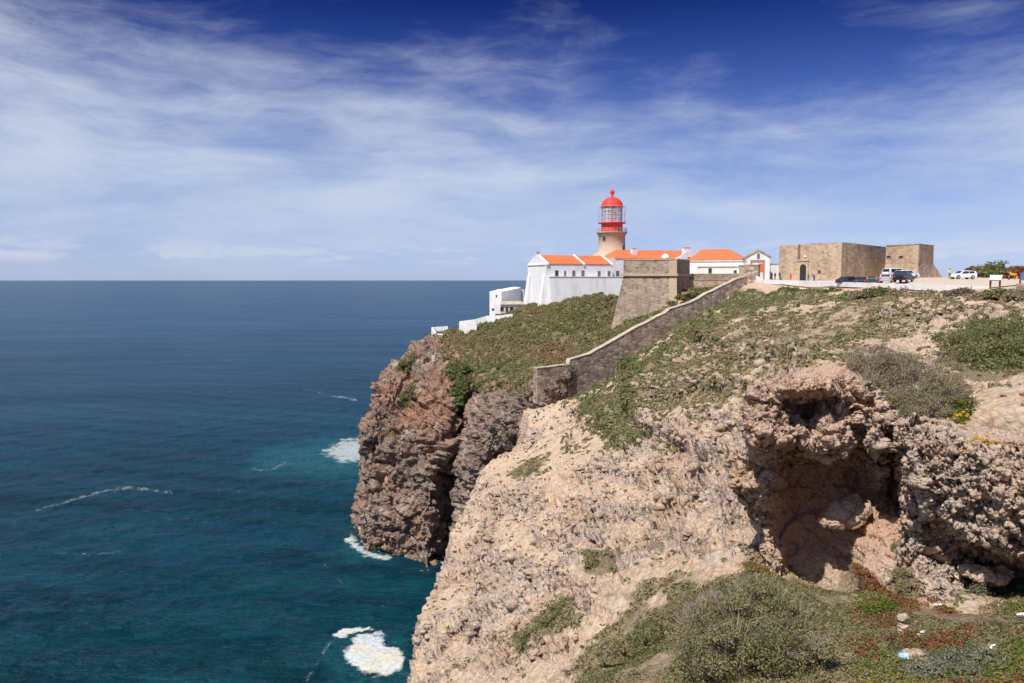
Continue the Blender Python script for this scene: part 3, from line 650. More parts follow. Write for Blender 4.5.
# ------------------------------------------------------------------ headland (scrub top and sea cliff in one sheet)
def wl(px, py): return ('w', px, py)
HS = [
 # far side, hidden
 [(-2, 245, 46), (-8, 240, 46), (-15, 235, 45), (-20, 232, 44), (-24, 230, 43), (-27, 229, 40), (-30, 229, 34), (-33, 229, 27), (-36, 229, 20), (-39, 230, 13), (-41, 230, 7), (-42, 231, 1), (-43, 231, -5)],
 [(448, 336, 232), (442, 336, 226), (438, 336, 220), (435, 336, 214), (434, 337, 208), (413, 356, 201), (391, 370, 197), (378, 395, 192), (366, 428, 189), (367, 458, 187.5), (362, 495, 185.5), (360, 525, 184.5), (364, 547, 184)],
 [(486, 327, 224), (472, 329, 216), (460, 333, 210), (450, 338, 206), (442, 342, 203), (424, 362, 195), (408, 385, 190), (396, 412, 187), (384, 440, 184), (377, 470, 182), (372, 505, 180.5), (370, 532, 180.5), (378, 557, 178.5)],
 [(528, 308, 216), (505, 318, 210), (485, 332, 204), (468, 343, 199), (455, 353, 194), (440, 376, 187), (428, 402, 183), (417, 430, 179.5), (410, 458, 177), (405, 490, 175), (400, 518, 175), (400, 542, 176), (403, 563, 175)],
 [(560, 302, 212), (540, 311, 205), (515, 327, 197), (490, 348, 190), (468, 368, 185), (456, 392, 180), (447, 415, 176.5), (440, 440, 174), (434, 468, 172), (430, 495, 171.5), (428, 525, 171.5), (425, 552, 171), (424, 576, 167)],
 [(596, 297, 204), (580, 305, 197), (550, 325, 189), (515, 355, 183), (482, 378, 180), (470, 398, 182), (463, 420, 183), (458, 445, 183), (455, 470, 182), (452, 500, 181), (450, 530, 178), (448, 560, 174), (446, 585, 166)],
 [(622, 299, 193), (612, 329, 183), (580, 333, 179), (545, 358, 175), (505, 381, 170.5), (492, 394, 167), (484, 412, 165), (476, 436, 164.5), (470, 462, 165), (466, 492, 165), (464, 525, 164), (464, 560, 162), (464, 592, 160)],
 [(665, 296, 185), (650, 322, 177), (615, 343, 170), (570, 360, 165), (528, 383, 159), (522, 396, 155.5), (515, 412, 154.5), (508, 430, 155), (500, 446, 158), (492, 456, 163), (490, 480, 166), (492, 520, 165), (495, 560, 163)],
 [(735, 283, 181), (695, 303, 172), (648, 324, 166), (600, 351, 160), (560, 371, 155), (545, 385, 151.5), (538, 402, 150.5), (532, 420, 150.5), (526, 438, 153), (518, 452, 159), (516, 470, 162), (520, 500, 163), (525, 540, 162)],
 [(760, 281, 182), (737, 284, 176), (690, 305, 168.5), (640, 330, 163), (590, 358, 156.5), (572, 375, 153.5), (568, 395, 153.5), (565, 415, 153.5), (562, 435, 154), (560, 450, 156), (560, 470, 160), (560, 500, 161), (560, 540, 160)],
]
def build_headland():
    G = []
    for k, st in enumerate(HS):
        G.append([np.array(q, float) if k == 0 else P(*q) for q in st])
    G = np.array(G)
    nu, nv = 560, 520
    # denser spacing across the visible stations
    u = np.interp(np.linspace(0, 1, nu), [0, 0.06, 1], [0, 1, len(G) - 1])
    g = catmull(G, u)                                    # (nu, m, 3)
    g = np.transpose(g, (1, 0, 2)); v = np.linspace(0, G.shape[1] - 1, nv); g = catmull(g, v); g = np.transpose(g, (1, 0, 2))
    nrm = grid_normals(g)
    flip = nrm[nu // 3, nv - 60] @ np.array((0, -1, 0)) < 0
    if flip: nrm = -nrm
    cf = sm(3.6, 4.7, v)[None, :] * np.ones((nu, 1)); cf = np.maximum(cf, 0.0)
    p = g.reshape(-1, 3); w = cf.ravel()
    warp = np.stack([fbm(p * 0.12, 3, 1), fbm(p * 0.12, 3, 2), fbm(p * 0.12, 3, 3)], -1)
    pw = p + warp * 3.5
    r1 = ridge(pw * np.array((.055, .055, .03)), 4, 20)
    a1 = worley(pw * np.array((.14, .14, .085)), 21); a2 = worley(pw * np.array((.38, .38, .30)), 22); a3 = worley(pw * np.array((0.85, 0.85, 0.8)), 23); a4 = worley(pw * np.array((2.0, 2.0, 1.9)), 24)
    pf = p + warp * 1.2; g0, h0 = facets(pf * np.array((.20, .20, .17)), 120); g1, h1 = facets(pf * np.array((.5, .5, .48)), 121); g2_, _h = facets(pf * 1.2, 122, 1.0); g3_, _h = facets(pf * 2.8, 123, 1.0)
    t = (p[:, 2] + 0.25 * p[:, 0] + 2.0 * warp[:, 0]) / 2.6; fr = t - np.floor(t); led = sm(0.2, 0.8, fr) - fr
    d = w * (1.9 * r1 + 2.6 * (a1[2] - 0.5) * sm(0.0, 0.16, a1[1] - a1[0]) - 1.3 * (1 - sm(0, 0.12, a1[1] - a1[0])) + 1.9 * g0 - 0.5 * (1 - sm(0, .10, h0)) + 0.85 * g1 - 0.28 * (1 - sm(0, .13, h1)) + 0.38 * g2_ + 0.16 * g3_ + 0.8 * led + .45 * ridge(p * .5, 5, 27) + 0.3 * fbm(p * 1.1, 4, 25)) + (1 - w) * (0.35 * fbm(p * 0.2, 3, 26))
    d = d * np.interp(u, [0, 8, 9], [1, 1, 0.3])[:, None].repeat(nv, 1).ravel()
    d *= 0.85
    mound = np.clip(0.8 - worley(p * np.array((.24, .24, .24)) + .4 * warp, 33)[0], 0, 1) + 0.5 * np.clip(0.7 - worley(p * .7, 34)[0], 0, 1)
    d += (1 - w) * mound * 1.7 * (1 - 0.55 * sm(28, 40, p[:, 0] * 160 / p[:, 1]))
    g2 = p + nrm.reshape(-1, 3) * d[:, None]
    g2 = g2.reshape(nu, nv, 3)
    g2 = second_pass(g2, .30 * cf, .55, 150, -1.0 if flip else 1.0)
    px, py = proj(g2[..., 0], g2[..., 1], g2[..., 2])
    n0 = fbm(g2.reshape(-1, 3) * 0.2, 3, 78).reshape(nu, nv)
    veg = 0.9 * (1 - sm(3.7, 4.4, v))[None, :] * np.ones((nu, 1))
    for poly, wgt, soft in [([(440, 350), (450, 340), (480, 372), (535, 382), (535, 396), (480, 392), (455, 372)], 0.55, 6), ([(450, 362), (468, 372), (466, 412), (452, 412), (456, 385)], 0.95, 4),
                            ([(392, 362), (414, 358), (412, 372), (395, 376)], 0.9, 3), ([(400, 395), (418, 380), (410, 405), (398, 420)], 0.75, 3), ([(380, 440), (400, 410), (396, 430), (382, 455)], 0.6, 3)]:
        veg = np.maximum(veg, wgt * sm(-soft, soft, sdist(px, py, poly) + n0 * soft * 1.5))
    global HD; HD = dict(V=g2, px=px, py=py, veg=veg, v=v, n=nrm)
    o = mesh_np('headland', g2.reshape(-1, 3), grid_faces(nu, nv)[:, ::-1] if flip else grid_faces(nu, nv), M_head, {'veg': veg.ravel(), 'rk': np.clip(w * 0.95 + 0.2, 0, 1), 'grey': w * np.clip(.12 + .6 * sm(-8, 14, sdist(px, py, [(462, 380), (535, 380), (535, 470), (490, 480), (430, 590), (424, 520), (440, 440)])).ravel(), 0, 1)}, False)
    tag(o, kind='structure')
build_headland()

# ------------------------------------------------------------------ near rock outcrop with its overhang
OC = [
 [(790, 372, 50), (775, 384, 47), (766, 396, 45), (762, 408, 44), (760, 422, 43), (760, 436, 43), (762, 447, 43), (758, 462, 42), (756, 484, 42), (760, 512, 41), (768, 542, 40), (775, 562, 39), (780, 582, 38), (782, 600, 38)],
 [(783, 373, 39), (766, 384, 35), (751, 396, 33.3), (744, 408, 32.7), (742, 425, 32.2), (746, 438, 32.4), (752, 447, 33.2), (734, 456, 34.8), (730, 480, 34.2), (744, 505, 34.8), (757, 530, 34.8), (765, 555, 33.8), (770, 580, 33), (775, 607, 31)],
 [(792, 374, 39), (780, 379, 34.5), (772, 387, 32), (768, 397, 32.2), (764, 412, 31), (766, 437, 30.7), (768, 449, 31.6), (762, 462, 33.3), (760, 485, 33.2), (765, 515, 34), (770, 540, 33.7), (775, 562, 32.7), (780, 585, 31.5), (785, 612, 29.5)],
 [(800, 371, 39), (790, 377, 35), (787, 383, 31.4), (785, 391, 30.8), (785, 400, 33.8), (785, 418, 31.9), (785, 440, 30.9), (785, 455, 34.8), (785, 480, 35.2), (785, 510, 35.2), (787, 540, 35.2), (790, 570, 34.8), (795, 592, 34.4), (800, 618, 28.5)],
 [(815, 369, 39), (808, 375, 35), (806, 382, 31.4), (805, 391, 30.8), (805, 403, 34.4), (803, 420, 33.6), (805, 442, 32.2), (805, 460, 35.6), (805, 485, 35.7), (805, 510, 35.7), (807, 540, 35.5), (810, 570, 34.8), (812, 594, 33.6), (815, 622, 27.5)],
 [(832, 367, 39), (828, 373, 35), (826, 381, 31.4), (825, 389, 30.8), (825, 401, 32.6), (825, 430, 31.2), (826, 454, 31.2), (826, 467, 35.6), (826, 487, 35.8), (828, 510, 35.6), (830, 540, 35), (832, 570, 34), (835, 597, 32), (838, 622, 27.5)],
 [(848, 362, 39), (845, 367, 35), (843, 378, 32.3), (842, 388, 31.7), (842, 400, 31.6), (842, 425, 31.4), (842, 450, 31.8), (845, 468, 35.8), (845, 490, 35.8), (845, 515, 35), (848, 545, 34), (850, 575, 33.2), (852, 600, 30.8), (855, 627, 26.5)],
 [(864, 368, 39), (862, 374, 35), (861, 383, 32.7), (860, 392, 32), (858, 405, 31.9), (858, 425, 32.2), (860, 445, 33.2), (862, 465, 36), (863, 490, 36.2), (862, 513, 34.6), (862, 543, 32.2), (862, 570, 30.7), (862, 598, 29.4), (865, 627, 26.5)],
 [(880, 379, 38), (880, 386, 34.3), (879, 396, 32.4), (878, 406, 31.8), (877, 420, 31.5), (876, 440, 31.6), (876, 458, 32.3), (878, 474, 33.8), (880, 492, 35.4), (882, 512, 33.8), (884, 540, 31.4), (885, 570, 30), (885, 595, 28.8), (888, 627, 26)],
 [(898, 392, 37), (897, 404, 33.8), (896, 417, 32), (895, 427, 31.4), (895, 440, 32.4), (894, 455, 33.8), (895, 470, 35.2), (897, 485, 36), (898, 500, 35.8), (900, 515, 33.6), (902, 540, 31), (903, 565, 29.6), (903, 590, 28.2), (905, 622, 25.5)],
 [(915, 406, 35), (915, 418, 32), (914, 429, 30.2), (914, 438, 29.4), (913, 450, 29.0), (912, 470, 28.8), (911, 490, 28.8), (911, 508, 29), (911, 520, 29.4), (911, 534, 29.4), (911, 552, 29), (911, 572, 28.4), (911, 594, 27.6), (912, 622, 25)],
 [(940, 416, 33), (940, 427, 30), (940, 437, 28.6), (940, 446, 28.1), (940, 460, 27.8), (940, 480, 27.7), (940, 500, 27.8), (940, 518, 28.2), (940, 533, 29.2), (940, 550, 29.2), (940, 565, 28.3), (940, 582, 27.4), (940, 602, 26.6), (940, 627, 24.5)],
 [(970, 425, 32), (970, 436, 29), (970, 446, 27.6), (970, 456, 27.2), (970, 470, 26.9), (970, 490, 26.7), (970, 512, 26.7), (970, 530, 27.1), (970, 543, 29), (970, 558, 30.4), (972, 578, 30), (974, 597, 28.2), (976, 614, 25.8), (978, 640, 23.5)],
 [(1000, 434, 31), (1000, 445, 28.2), (1000, 456, 26.9), (1000, 465, 26.3), (1000, 480, 26.1), (1000, 500, 25.9), (1000, 525, 25.9), (1000, 545, 26.2), (1000, 557, 28.4), (1000, 572, 30), (1000, 590, 29.8), (1002, 604, 27.6), (1004, 620, 25), (1006, 645, 22.5)],
 [(1035, 436, 30), (1035, 448, 27.3), (1035, 459, 26), (1035, 470, 25.5), (1035, 485, 25.3), (1035, 505, 25.2), (1035, 532, 25.2), (1035, 552, 25.5), (1035, 566, 27.5), (1035, 580, 29), (1035, 596, 28.5), (1035, 612, 26.4), (1035, 628, 24), (1035, 655, 21.5)],
 [(1085, 440, 29), (1085, 452, 26), (1085, 464, 24.6), (1085, 475, 24.2), (1085, 490, 24), (1085, 512, 24), (1085, 540, 24), (1085, 562, 24.3), (1085, 576, 25.5), (1085, 592, 26), (1085, 608, 25.5), (1085, 624, 24), (1085, 642, 22), (1085, 670, 20)],
 [(1170, 446, 29), (1170, 460, 25), (1170, 474, 23), (1170, 486, 22.6), (1170, 502, 22.4), (1170, 524, 22.4), (1170, 552, 22.4), (1170, 576, 22.6), (1170, 592, 23), (1170, 608, 23.2), (1170, 624, 23), (1170, 642, 22), (1170, 660, 20.5), (1170, 690, 18.5)],
]
OC.append([(a_ + 90, b_, c_ + 1.5) for a_, b_, c_ in OC[-1]]); OC.append([(a_ + 60, b_, c_ + 9) for a_, b_, c_ in OC[-1]])
def unit_(a): return a / np.linalg.norm(a)
def rock_disp(p, k=1.0, seed=0, nod=0.0):
    """bedded limestone: layers that stand out by different amounts, broken by joints, with pits; nod adds knobs"""
    warp = np.stack([fbm(p * 0.6 + seed, 4, 1), fbm(p * 0.6 + seed, 4, 2), fbm(p * 0.6 + seed, 4, 3)], -1)
    pw = p + warp * 0.5
    zz = p[:, 2] + 0.12 * p[:, 0] + 0.55 * warp[:, 2] + seed * .37
    def beds(h, sd, hor):
        t = zz / h; i = np.floor(t); f = t - i
        a = vnoise(np.stack([p[:, 0] * hor, p[:, 1] * hor, i * 7.31], -1), sd); b = vnoise(np.stack([p[:, 0] * hor, p[:, 1] * hor, (i + 1) * 7.31], -1), sd)
        e = sm(0.80, 1.0, f); return a * (1 - e) + b * e - 0.35 * np.exp(-((f - 0.92) / 0.07) ** 2)
    q = p + warp * 0.12; amp = 0.55 + 0.45 * sm(-.3, .3, fbm(p * .45 + 5, 3, 71))
    a0, e0 = facets(q * np.array((.42, .42, .55)) + seed, 40); a1, e1 = facets(q * np.array((1.05, 1.05, 1.25)) + seed, 41); a2, e2 = facets(q * np.array((2.6, 2.6, 2.9)), 42); a3, e3 = facets(q * np.array((6.2, 6.2, 6.6)), 43, 1.0)
    n2 = worley((p + warp * .2) * np.array((2.0, 2.0, 2.4)), 45)
    amp = amp * (1 - .45 * np.minimum(1, nod))
    d = 0.36 * beds(1.05, 61, .3) + 0.12 * beds(0.4, 62, .6) + 0.55 * a0 + 0.46 * a1 * amp + 0.16 * a2 * (.4 + .6 * amp) + 0.05 * a3
    d += 0.22 * amp * ridge(p * .8 + seed, 4, 44) + 0.07 * fbm(p * 4, 3, 46)
    d -= 0.20 * (1 - sm(0, .10, e0)) + 0.13 * (1 - sm(0, .12, e1)) + 0.06 * (1 - sm(0, .14, e2))
    n4 = worley((p + warp * .15) * 4.6, 48)
    d += nod * (.50 * (0.55 - n2[0]) + .16 * (.5 - n4[0]))
    return d * k
def build_outcrop():
    G = np.array([[P(*q) for q in st] for st in OC])
    nu, nv = 640, 520
    u = np.interp(np.linspace(0, 1, nu), [0, .03, .88, 1], [0, 1, 14, len(G) - 1])
    g = catmull(G, u); g = np.transpose(g, (1, 0, 2)); v = np.linspace(0, G.shape[1] - 1, nv); g = catmull(g, v); g = np.transpose(g, (1, 0, 2))
    nrm = grid_normals(g)
    flip = nrm[nu // 2, nv // 2] @ np.array((0, -1, 0)) < 0
    if flip: nrm = -nrm
    nrm = nrm * 0.45 + unit_(np.array((-0.15, -0.9, 0.25))) * 0.55; nrm /= np.linalg.norm(nrm, axis=-1, keepdims=True)
    p = g.reshape(-1, 3)
    px0, py0 = proj(p[:, 0], p[:, 1], p[:, 2])
    vv = np.tile(v, nu)
    am = 0.35 + 0.65 * sm(0.8, 2.0, vv)
    # the alcove's back wall is smoother than the weathered nodular faces; so is the pink slope below it
    smooth_zone = sm(-8, 10, sdist(px0, py0, [(775, 462), (905, 468), (905, 520), (880, 600), (800, 590), (765, 540)]))
    am = am * (1 - 0.5 * smooth_zone); am = am * (1 - 0.5 * sm(11.0, 12.5, vv))
    d = rock_disp(p, 1.0, 0, sm(845, 875, px0) * sm(560, 520, py0) + .3) * am + 0.25 * fbm(p * 0.35, 3, 50)
    g2 = (p + nrm.reshape(-1, 3) * d[:, None]).reshape(nu, nv, 3)
    g2 = second_pass(g2, (.09 + .08 * sm(850, 900, px0)).reshape(nu, nv) * am.reshape(nu, nv), 2.1, 160, -1.0 if flip else 1.0)
    # weathered grey on the right wall, warm on the left
    veg = np.zeros(nu * nv); n0 = fbm(p * 0.8, 3, 79)
    for poly, wgt in [([(858, 360), (965, 405), (975, 430), (860, 392)], 0.55), ([(835, 555), (856, 548), (866, 575), (858, 600), (838, 590)], 0.75), ([(892, 562), (918, 562), (918, 610), (890, 610)], 0.7), ([(940, 605), (1024, 605), (1024, 640), (940, 640)], 0.9), ([(780, 365), (850, 355), (850, 366), (780, 376)], 0.3)]:
        veg = np.maximum(veg, wgt * sm(-5, 5, sdist(px0, py0, poly) + n0 * 6))
    rk = np.clip(0.75 - 0.65 * smooth_zone - 0.8 * sm(10.0, 11.2, vv) * (px0 < 935), 0, 1) * sm(0.5, 1.6, vv)
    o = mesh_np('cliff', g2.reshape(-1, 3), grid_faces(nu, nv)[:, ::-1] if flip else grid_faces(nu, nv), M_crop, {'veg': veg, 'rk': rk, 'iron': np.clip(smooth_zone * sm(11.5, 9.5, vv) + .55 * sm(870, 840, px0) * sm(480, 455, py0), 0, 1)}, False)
    tag(o, kind='structure')
    global OCV; OCV = g2
build_outcrop()

# ------------------------------------------------------------------ mesh builder for built things
class MB:
    def __init__(s): s.v = []; s.f = []
    def add(s, V, Fc):
        o = len(s.v); s.v += [tuple(map(float, q)) for q in V]; s.f += [tuple(i + o for i in f) for f in Fc]; return s
    def prism(s, poly, z0, z1, poly2=None):
        """poly: plan corners; z0/z1 numbers or lists per corner; poly2: the top outline"""
        n = len(poly); p2 = poly if poly2 is None else poly2
        a = z0 if hasattr(z0, '__len__') else [z0] * n; b = z1 if hasattr(z1, '__len__') else [z1] * n
        V = [(poly[i][0], poly[i][1], a[i]) for i in range(n)] + [(p2[i][0], p2[i][1], b[i]) for i in range(n)]
        ar = sum(poly[i][0] * poly[(i + 1) % n][1] - poly[(i + 1) % n][0] * poly[i][1] for i in range(n))
        Fc = [tuple(range(n))[::-1], tuple(range(n, 2 * n))] + [(i, (i + 1) % n, n + (i + 1) % n, n + i) for i in range(n)]
        if ar < 0: Fc = [f[::-1] for f in Fc]
        return s.add(V, Fc)
    def box(s, c, ax, size):
        """c centre of the base, ax direction of the length in plan, size (length, depth, height)"""
        ax = np.array(ax[:2], float); ax /= np.linalg.norm(ax); nx = np.array((-ax[1], ax[0])); l, w, h = size
        c = np.array(c, float)
        poly = [c[:2] + ax * l / 2 * i + nx * w / 2 * j for i, j in ((-1, -1), (1, -1), (1, 1), (-1, 1))]
        return s.prism(poly, c[2], c[2] + h)
    def lathe(s, c, prof, n=24):
        V = []; Fc = []
        for r, z in prof:
            for k in range(n): V.append((c[0] + r * math.cos(2 * math.pi * k / n), c[1] + r * math.sin(2 * math.pi * k / n), c[2] + z))
        for j in range(len(prof) - 1):
            for k in range(n): Fc.append((j * n + k, j * n + (k + 1) % n, (j + 1) * n + (k + 1) % n, (j + 1) * n + k))
        Fc.append(tuple(range(n))[::-1]); Fc.append(tuple((len(prof) - 1) * n + k for k in range(n)))
        return s.add(V, Fc)
    def tube(s, a, b, r0, r1=None, n=8):
        a = Vector(a); b = Vector(b); r1 = r0 if r1 is None else r1; d = (b - a).normalized()
        u = d.orthogonal().normalized(); w = d.cross(u)
        V = [tuple(a + (u * math.cos(2 * math.pi * k / n) + w * math.sin(2 * math.pi * k / n)) * r0) for k in range(n)] + \
            [tuple(b + (u * math.cos(2 * math.pi * k / n) + w * math.sin(2 * math.pi * k / n)) * r1) for k in range(n)]
        return s.add(V, [tuple(range(n))[::-1], tuple(range(n, 2 * n))] + [(k, (k + 1) % n, n + (k + 1) % n, n + k) for k in range(n)])
    def build(s, name, mat, parent=None, smooth=False, bevel=0.0):
        me = bpy.data.meshes.new(name); me.from_pydata(s.v, [], s.f); me.update()
        if smooth: me.polygons.foreach_set('use_smooth', [True] * len(me.polygons))
        me.materials.append(mat)
        o = bpy.data.objects.new(name, me); C.objects.link(o)
        if parent:
            o.parent = parent; o.matrix_parent_inverse = parent_inv(parent)
        if bevel:
            b = o.modifiers.new('b', 'BEVEL'); b.width = bevel; b.segments = 2
        return o
def parent_inv(p):
    M = Matrix.LocRotScale(p.location, p.rotation_euler, None)
    q = p.parent
    return M.inverted() if q is None else Matrix.Identity(4) if p.type == 'MESH' else M.inverted()
def sub(o, parent):
    """hang a mesh built in world space below a part (a mesh whose own matrix is its root's inverse)"""
    o.parent = parent; o.matrix_parent_inverse = Matrix.Identity(4); return o
def unit(a): a = np.array(a, float); return a / np.linalg.norm(a)
def lerp(a, b, t): return np.array(a, float) * (1 - t) + np.array(b, float) * t
class Wall:
    """a vertical facade from a to b in plan; outward normal to the right of a->b seen from above"""
    def __init__(s, a, b): s.a = np.array(a, float); s.b = np.array(b, float); s.e = unit(s.b - s.a); s.n = np.array((s.e[1], -s.e[0])); s.L = np.linalg.norm(s.b - s.a)
    def at(s, px):            # distance along the wall of the photo column px
        k = (px - 512) / F_ * CP; return (k * s.a[1] - s.a[0]) / (s.e[0] - k * s.e[1])
    def z(s, px, py): t = s.at(px); return Z(py, (s.a + s.e * t)[1])
    def rect(s, mb, t0, t1, z0, z1, out0=0.0, out1=0.05):
        q = [s.a + s.e * t0 + s.n * out0, s.a + s.e * t1 + s.n * out0, s.a + s.e * t1 + s.n * out1, s.a + s.e * t0 + s.n * out1]
        return mb.prism(q, z0, z1)

def window(w, px, py0, py1, wpx, parent, name='window', glass=None, frame=None, arch=False):
    t = w.at(px); d = (w.a + w.e * t)[1]; hw = wpx / 2 * d / F_ / max(0.3, abs(w.e[0])); z1 = w.z(px, py0); z0 = w.z(px, py1)
    f = MB()
    for a, b, c, e in ((t - hw - .14, t - hw, z0 - .1, z1 + .14), (t + hw, t + hw + .14, z0 - .1, z1 + .14), (t - hw, t + hw, z1, z1 + .14), (t - hw - .2, t + hw + .2, z0 - .18, z0 - .1)):
        w.rect(f, a, b, c, e, -0.05, 0.07)
    fo = f.build(name, frame or M_trim, parent)
    g = MB(); w.rect(g, t - hw, t + hw, z0 - .1, z1, -0.05, 0.02); sub(g.build('pane', glass or M_dark, None), fo)
    return fo

# ------------------------------------------------------------------ lighthouse
def lighthouse():
    d = 235.0; c = XY(611.4, d); k = d / F_
    z = lambda py: Z(py, d)
    root = empty('lighthouse', (c[0], c[1], z(262)), 'stone lighthouse tower with a red domed lantern rising behind the white house', 'lighthouse')
    m = MB(); m.lathe((c[0], c[1], 0), [(6.9, 60), (6.6, z(256.5)), (4.3, z(252.5)), (3.95, z(252)), (3.85, z(236)), (4.0, z(235.6)), (4.35, z(233.4))], 40); m.build('tower', M_tower, root, True)
    m = MB(); m.lathe((c[0], c[1], 0), [(4.35, z(233.4)), (4.55, z(233.1)), (4.55, z(232.1)), (2.9, z(232.05))], 40); m.build('gallery', M_quoin, root)
    m = MB(); zr = z(232.1)
    for i in range(28):
        a = 2 * math.pi * i / 28; p = (c[0] + 4.4 * math.cos(a), c[1] + 4.4 * math.sin(a)); q = (c[0] + 4.4 * math.cos(a + math.pi / 14), c[1] + 4.4 * math.sin(a + math.pi / 14))
        m.tube((*p, zr), (*p, zr + 1.15), .045, n=5)
        for hh in (.6, 1.12): m.tube((*p, zr + hh), (*q, zr + hh), .035, n=4)
    m.build('railing', M_iron, root)
    m = MB(); m.lathe((c[0], c[1], 0), [(3.1, z(232.05)), (3.1, z(224)), (3.15, z(223.8)), (4.0, z(223.6)), (4.05, z(222.8)), (3.05, z(222.6))], 36); m.build('lantern_drum', M_red, root, False)
    zb, zt = z(222.7), z(207)
    m = MB(); m.lathe((c[0], c[1], 0), [(2.9, zb), (2.9, zt)], 20); m.build('lantern_glazing', M_glass, root)
    m = MB()
    prof = [(0.3, 0), (0.75, .3), (1.1, 1.0), (1.25, 1.9), (1.1, 2.9), (.75, 3.6), (0.3, 4.0)]
    m.lathe((c[0], c[1], zb + .2), prof, 20); m.build('lens', plain('pale lens glass', (.50, .52, .56), .12, .1, 3, spec=.8), root, True)
    m = MB()
    for i in range(18):
        a = 2 * math.pi * i / 18; p = (c[0] + 2.98 * math.cos(a), c[1] + 2.98 * math.sin(a)); q = (c[0] + 2.98 * math.cos(a + math.pi / 9), c[1] + 2.98 * math.sin(a + math.pi / 9))
        m.tube((*p, zb), (*p, zt), .06, n=5)
        for j in (1, 2, 3): m.tube((*p, zb + (zt - zb) * j / 4), (*q, zb + (zt - zb) * j / 4), .05, n=4)
    m.build('glazing_bars', M_iron, root)
    m = MB()
    for i in range(12):
        a = 2 * math.pi * (i + .5) / 12; p = (c[0] + 4.0 * math.cos(a), c[1] + 4.0 * math.sin(a)); q = (c[0] + 4.0 * math.cos(a + math.pi / 6), c[1] + 4.0 * math.sin(a + math.pi / 6))
        m.tube((*p, zb), (*p, zt + .05), .06, n=5)
        m.tube((*p, zt), (*q, zt), .05, n=4)
        m.tube((*p, zt), (c[0] + 2.9 * math.cos(a), c[1] + 2.9 * math.sin(a), zt), .04, n=4)
    m.build('outer_cage', MATS['red paint'] if False else M_iron, root)
    R0 = 3.15; hd = z(197.2) - z(206.6)
    prof = [(3.3, z(207)), (3.3, z(206.4))] + [(R0 * math.cos(t), z(206.4) + hd * math.sin(t)) for t in np.linspace(0, 1.40, 10)] + [(.42, z(196.9)), (.36, z(195)), (.5, z(194.2))]
    m = MB(); m.lathe((c[0], c[1], 0), prof, 32); m.build('dome', M_red, root, True)
    m = MB(); cz = z(192.2); m.lathe((c[0], c[1], cz), [(.02, -.75), (.5, -.55), (.72, 0), (.5, .55), (.12, .75), (.03, 1.7)], 16); m.build('finial', M_red, root, True)
    for px, py, s in ((603.6, 238.6, 1.0), (622.6, 248, .9)):
        x = (px - 612.3) * k; yy = -math.sqrt(max(0.2, 3.9 ** 2 - x * x)); n = unit((x, yy)); q = c + n * 3.92
        f = MB(); f.box((q[0], q[1], z(py) - .75), (-n[1], n[0]), (1.1, .25, 1.5)); fo = f.build('window', M_trim, root)
        g = MB(); q2 = c + n * 4.06; g.box((q2[0], q2[1], z(py) - .58), (-n[1], n[0]), (.75, .1, 1.15)); sub(g.build('pane', M_dark), fo)
lighthouse()

def gable_roof(mb, a, b, c, d, ze, zr, over=0.25):
    """a-b front eave, d-c rear eave; ridge midway"""
    a, b, c, d = [np.array(q, float) for q in (a, b, c, d)]; e = unit(b - a); n = unit(d - a)
    a = a - e * over - n * over; b = b + e * over - n * over; c = c + e * over + n * over; d = d - e * over + n * over
    r0, r1 = (a + d) / 2, (b + c) / 2; t = 0.18
    for (p, q, rr0, rr1) in ((a, b, r0, r1), (c, d, r1, r0)):
        V = [(*p, ze), (*q, ze), (*rr1, zr), (*rr0, zr)]; V += [(v[0], v[1], v[2] + t) for v in V]
        mb.add(V, [(0, 3, 2, 1), (4, 5, 6, 7), (0, 1, 5, 4), (1, 2, 6, 5), (2, 3, 7, 6), (3, 0, 4, 7)])
    return r0, r1

